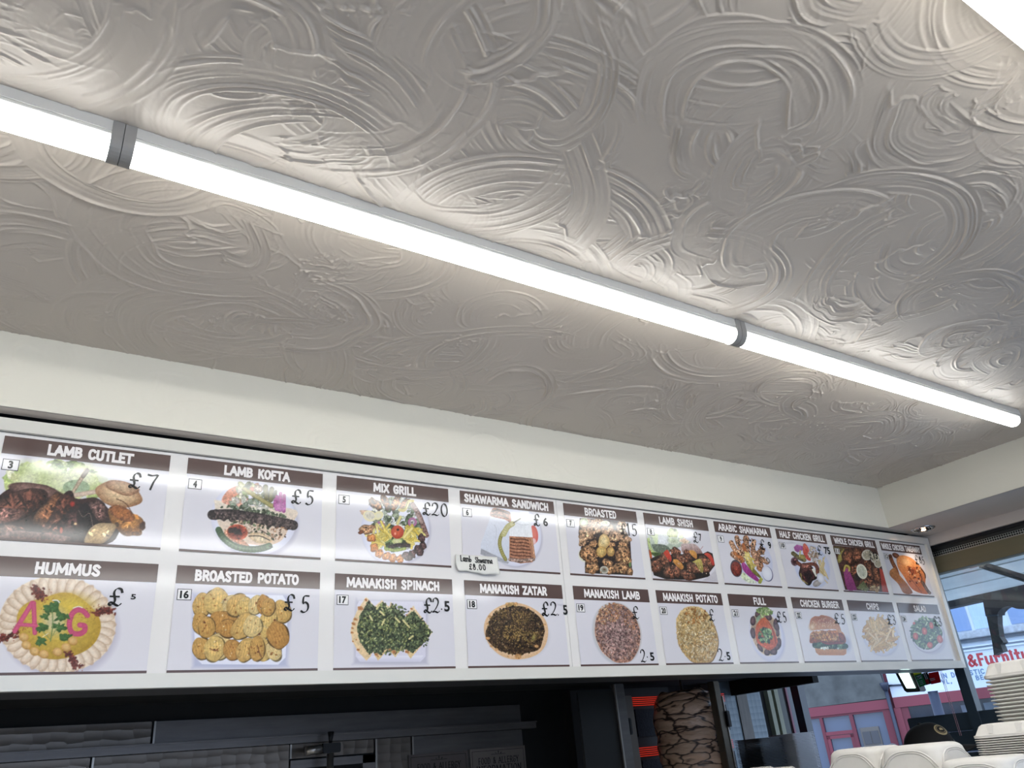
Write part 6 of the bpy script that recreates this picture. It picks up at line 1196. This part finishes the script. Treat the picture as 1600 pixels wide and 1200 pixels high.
for (px, py, r, hd_, lb, ct, hr, skn) in ((1323.5, 1172.5, 17.5, -.9, 'dark haired pedestrian in front of the crimson glazed door', (40, 44, 60), (24, 22, 26), (196, 150, 124)), (1377.5, 1166.5, 14.0, 2.2, 'dark haired pedestrian with back turned below the painted window reflection', (30, 34, 50), (24, 26, 40), (190, 146, 120)), (1394.5, 1165.0, 12.5, 3.4, 'pedestrian with black hair just left of the capped person', (22, 22, 28), (18, 18, 24), (214, 190, 176))):
    q = atr(px, py, r); person('person', (q.x, q.y, -.27 if q.x > 7.2 else -.15), q.z+(.27 if q.x > 7.2 else .15), hd_, lb, ct, hr, skin=skn)

# ------------------------------------------------------------------ counter with foam containers
M_foam = mat('white foam', (226, 222, 216), .55, noise=(90, .02), bump=(500, .12, .0006)); M_counter = mat('counter steel', (150, 150, 150), .35, .7, noise=(4, .05)); M_cpan = mat('counter panel', (70, 60, 56), .5)
CT = ZC-.19
ct = empty('counter', (2.15, .75, 0), label='tall serving counter carrying the foam boxes', cat='counter')
MB().box(-.35, .42, -.95, .78, CT-.03, CT).build('top', M_counter, ct, False, .004); MB().box(-.31, .38, -.92, .74, 0, CT-.03).build('cabinet', M_cpan, ct)
def clam(loc, hx, hy, hz, rz, label, group=None):
    """closed foam clamshell box: shallow base, tall lid with rounded shoulder and moulded arch beads"""
    t = empty('foam_box', loc, (0, 0, rz), label=label, cat='foam box', group=group)
    g = MB(); g.rbox([(0, 0, 0, hx*.86, hy*.86, .016), (0, 0, hz*.28, hx*.97, hy*.97, .022), (0, 0, hz*.30, hx, hy, .024), (0, 0, hz*.335, hx, hy, .024)], 6); smooth_by_angle(g.build('base', M_foam, t), 40)
    R0 = .020; rings = [(0, 0, hz*.34, hx, hy, .024), (0, 0, hz*.375, hx, hy, .024), (0, 0, hz*.38, hx*.965, hy*.965, .024), (0, 0, hz*.80, hx*.90, hy*.90, .030)]
    for k in range(1, 6): a_ = PI/2*k/5; rings.append((0, 0, hz*.80+hz*.20*math.sin(a_), hx*.90-hz*.24*(1-math.cos(a_)), hy*.90-hz*.24*(1-math.cos(a_)), .030))
    g = MB(); g.rbox(rings, 8); smooth_by_angle(g.build('lid', M_foam, t), 60)
    def arch(side, f, r):
        w = (hx if side == 'y' else hy)*f; pts = []
        for k in range(21):
            u = -1+2*k/20; s = abs(u)**3; zz = hz*(.42+.50*f*(1-s)); inx = .965-.065*max(0, min(1, (zz/hz-.38)/.42)); dep = 1.0*inx; x_ = w*u
            if zz > hz*.8: dep -= (zz/hz-.8)**2*1.2
            pts.append((x_, -hy*dep-.0002, zz) if side == 'y' else (-hx*dep-.0002, x_, zz))
        return MB().tube(pts, r, 6)
    for side in ('x', 'y'):
        for f in (.86, .76): arch(side, f, .0016).build('moulded_bead', M_foam, t, True)
    return t
FB = 'closed foam boxes on the counter front'
rowb = [((1363, 1173), 2.26, 'leftmost'), ((1455, 1168), 2.13, 'middle'), ((1560, 1190), 1.98, 'rightmost')]
for q, ((px, py), r, w_) in enumerate(rowb):
    c = atr(px, py, r); x, y = c.x+.062, c.y+.062; zt = c.z+.008
    hz = (zt-CT)/2
    for lv in range(2): clam((x+.002*lv, y-.002*lv, CT+hz*lv), .078, .078, hz, .06*(q-1)+.03*lv, 'closed white foam box, %s pile of the front row, %s' % (w_, ('bottom box', 'top box')[lv]), FB)
def tray_mesh(hx, hy, hz):
    g = MB(); g.rbox([(0, 0, 0, hx*.86, hy*.86, .02), (0, 0, hz*.55, hx*.955, hy*.955, .026), (0, 0, hz*.60, hx, hy, .03), (0, 0, hz*.92, hx*1.003, hy*1.003, .03), (0, 0, hz, hx*.985, hy*.985, .028), (0, 0, hz*.7, hx*.93, hy*.93, .024)], 6)
    return g.mesh('tray')
def stack(px, py_top, r, hx, hy, pitch, name, lbl, grp, lidh=.030, m=M_foam, zbase=CT, rz=0, cat='foam tray', dx=0):
    c = atr(px, py_top, r); x, y = c.x+hx, c.y-hy; top = c.z; n = max(3, int((top-lidh-zbase)/pitch)); p_ = (top-lidh-zbase)/n
    me = tray_mesh(hx, hy, p_*1.12); rr_ = random.Random(int(px))
    for k in range(n):
        f = 'bottom one' if k == 0 else '%d trays up from the bottom' % k
        o = bpy.data.objects.new(name, me); COL.objects.link(o); 
        if k == 0: me.materials.append(m); me.polygons.foreach_set('use_smooth', [True]*len(me.polygons))
        o.location = (x+rr_.uniform(-.0012, .0012), y+rr_.uniform(-.0022, .0012), zbase+k*p_); o.rotation_euler = (0, 0, rz+rr_.uniform(-.006, .006)); tag(o, lbl if k < n-1 else 'topmost '+lbl.replace('nested in', 'under the lid of'), cat, grp)
    if lidh > .01:
        t = empty('foam_cover', (x, y, zbase+n*p_), (0, 0, rz), label='white ribbed foam lid on top of the %s' % lbl.split(' in the ')[-1], cat='foam box')
        g = MB(); g.rbox([(0, 0, 0, hx, hy, .03), (0, 0, lidh*.15, hx, hy, .03), (0, 0, lidh*.2, hx*.97, hy*.97, .03), (0, 0, lidh*.82, hx*.90, hy*.90, .034), (0, 0, lidh*.97, hx*.85, hy*.85, .034), (0, 0, lidh, hx*.7, hy*.7, .03)], 8); smooth_by_angle(g.build('lid', m, t), 50)
        for f in (-.55, .0, .55):
            yy = hy*f; MB().hexa([(-hx*.985, yy-.006, lidh*.2), (-hx*.9, yy-.006, lidh*.2), (-hx*.9, yy+.006, lidh*.2), (-hx*.985, yy+.006, lidh*.2)], [(-hx*.915, yy-.009, lidh*.9), (-hx*.86, yy-.009, lidh*.9), (-hx*.86, yy+.009, lidh*.9), (-hx*.915, yy+.009, lidh*.9)]).build('rib', m, t, False, .002)
stack(1508, 1134, 2.28, .095, .115, .0046, 'foam_tray', 'thin white foam tray nested in the lower front stack', 'foam trays nested in the lower front stack', .028)
stack(1524, 1039, 2.62, .105, .12, .0092, 'foam_tray', 'white foam tray nested in the tall rear stack', 'foam trays nested in the tall rear stack', .036)
# lids on the kitchen shelf by the window
SH = ZC-.16; sh = empty('wall_shelf', (3.36, 2.78, SH-.02), label='steel shelf by the window carrying stacks of tray lids', cat='shelf')
MB().box(-.30, .36, -.16, .16, 0, .019).build('board', M_counter, sh, False, .002); MB().box(-.25, -.23, -.1, .1, -1.5, 0).build('leg', M_steel, sh); MB().box(.30, .32, -.1, .1, -1.5, 0).build('leg', M_steel, sh)
M_lidd = mat('dark plastic lid', (36, 46, 56), .35, coat=.2); M_lidl = mat('pale plastic lid', (206, 210, 218), .4, coat=.2)
def lids(px0, px1, py, D, m, pitch, lbl, grp, name):
    a = aty(px0, py, D); b = aty(px1, py, D); w = (b.x-a.x)/2; n = int((a.z-SH)/pitch); p_ = (a.z-SH)/n
    g = MB(); g.rbox([(0, 0, 0, w*.90, .070, .01), (0, 0, p_*.45, w*.90, .070, .01), (0, 0, p_*.5, w, .08, .012), (0, 0, p_*.9, w, .08, .012)], 3); me = g.mesh(name); me.materials.append(m); rr_ = random.Random(px0)
    for k in range(n):
        o = bpy.data.objects.new(name, me); COL.objects.link(o); o.location = ((a.x+b.x)/2+rr_.uniform(-.0012, .0012), D+.08, SH+k*p_); o.rotation_euler = (0, 0, rr_.uniform(-.012, .012)); tag(o, lbl if k < n-1 else 'topmost '+lbl, 'tray lid', grp)
lids(1187, 1224, 1153, 2.70, M_lidd, .0064, 'dark plastic tray lid in the left stack on the shelf', 'dark tray lids on the shelf', 'tray_lid')
lids(1240, 1273, 1145.5, 2.66, M_lidl, .0064, 'pale grey ridged tray lid in the right stack on the shelf', 'pale tray lids on the shelf', 'tray_lid')
q = aty(1232, 1152, 2.8); cn = empty('steel_canister', (q.x, 2.84, SH), label='speckled grey steel canister between the dark and pale lid stacks', cat='canister'); hh = q.z-SH
MB().lathe([(.04, 0), (.042, .01), (.042, hh-.02), (.038, hh-.005)], n=28).build('can', mat('speckled steel', (96, 100, 110), .35, .7, noise=(80, .4)), cn, True); MB().lathe([(.044, hh-.02), (.044, hh-.006), (.03, hh)], n=28).build('lid', M_steel, cn, True)
for px, w_ in ((1195, 'left'), (1228, 'right')):
    q = atr(px, 1196.5, 3.0); clam((q.x, q.y+.02, q.z-.062), .038, .05, .06, .2, 'small pale foam box at the bottom edge of the photo, %s of two' % w_, 'pale foam boxes in front of the lids')
sh2 = empty('prep_bench', (atr(1212, 1196, 3.0).x, atr(1212, 1196, 3.0).y, 0), label='steel prep bench below the lid shelf', cat='bench')
MB().box(-.32, .32, -.14, .16, atr(1212, 1196.5, 3.0).z-.085, atr(1212, 1196.5, 3.0).z-.064).build('top', M_counter, sh2); MB().box(-.3, .3, -.10, .12, 0, atr(1212, 1196.5, 3.0).z-.085).build('cabinet', M_steel, sh2)
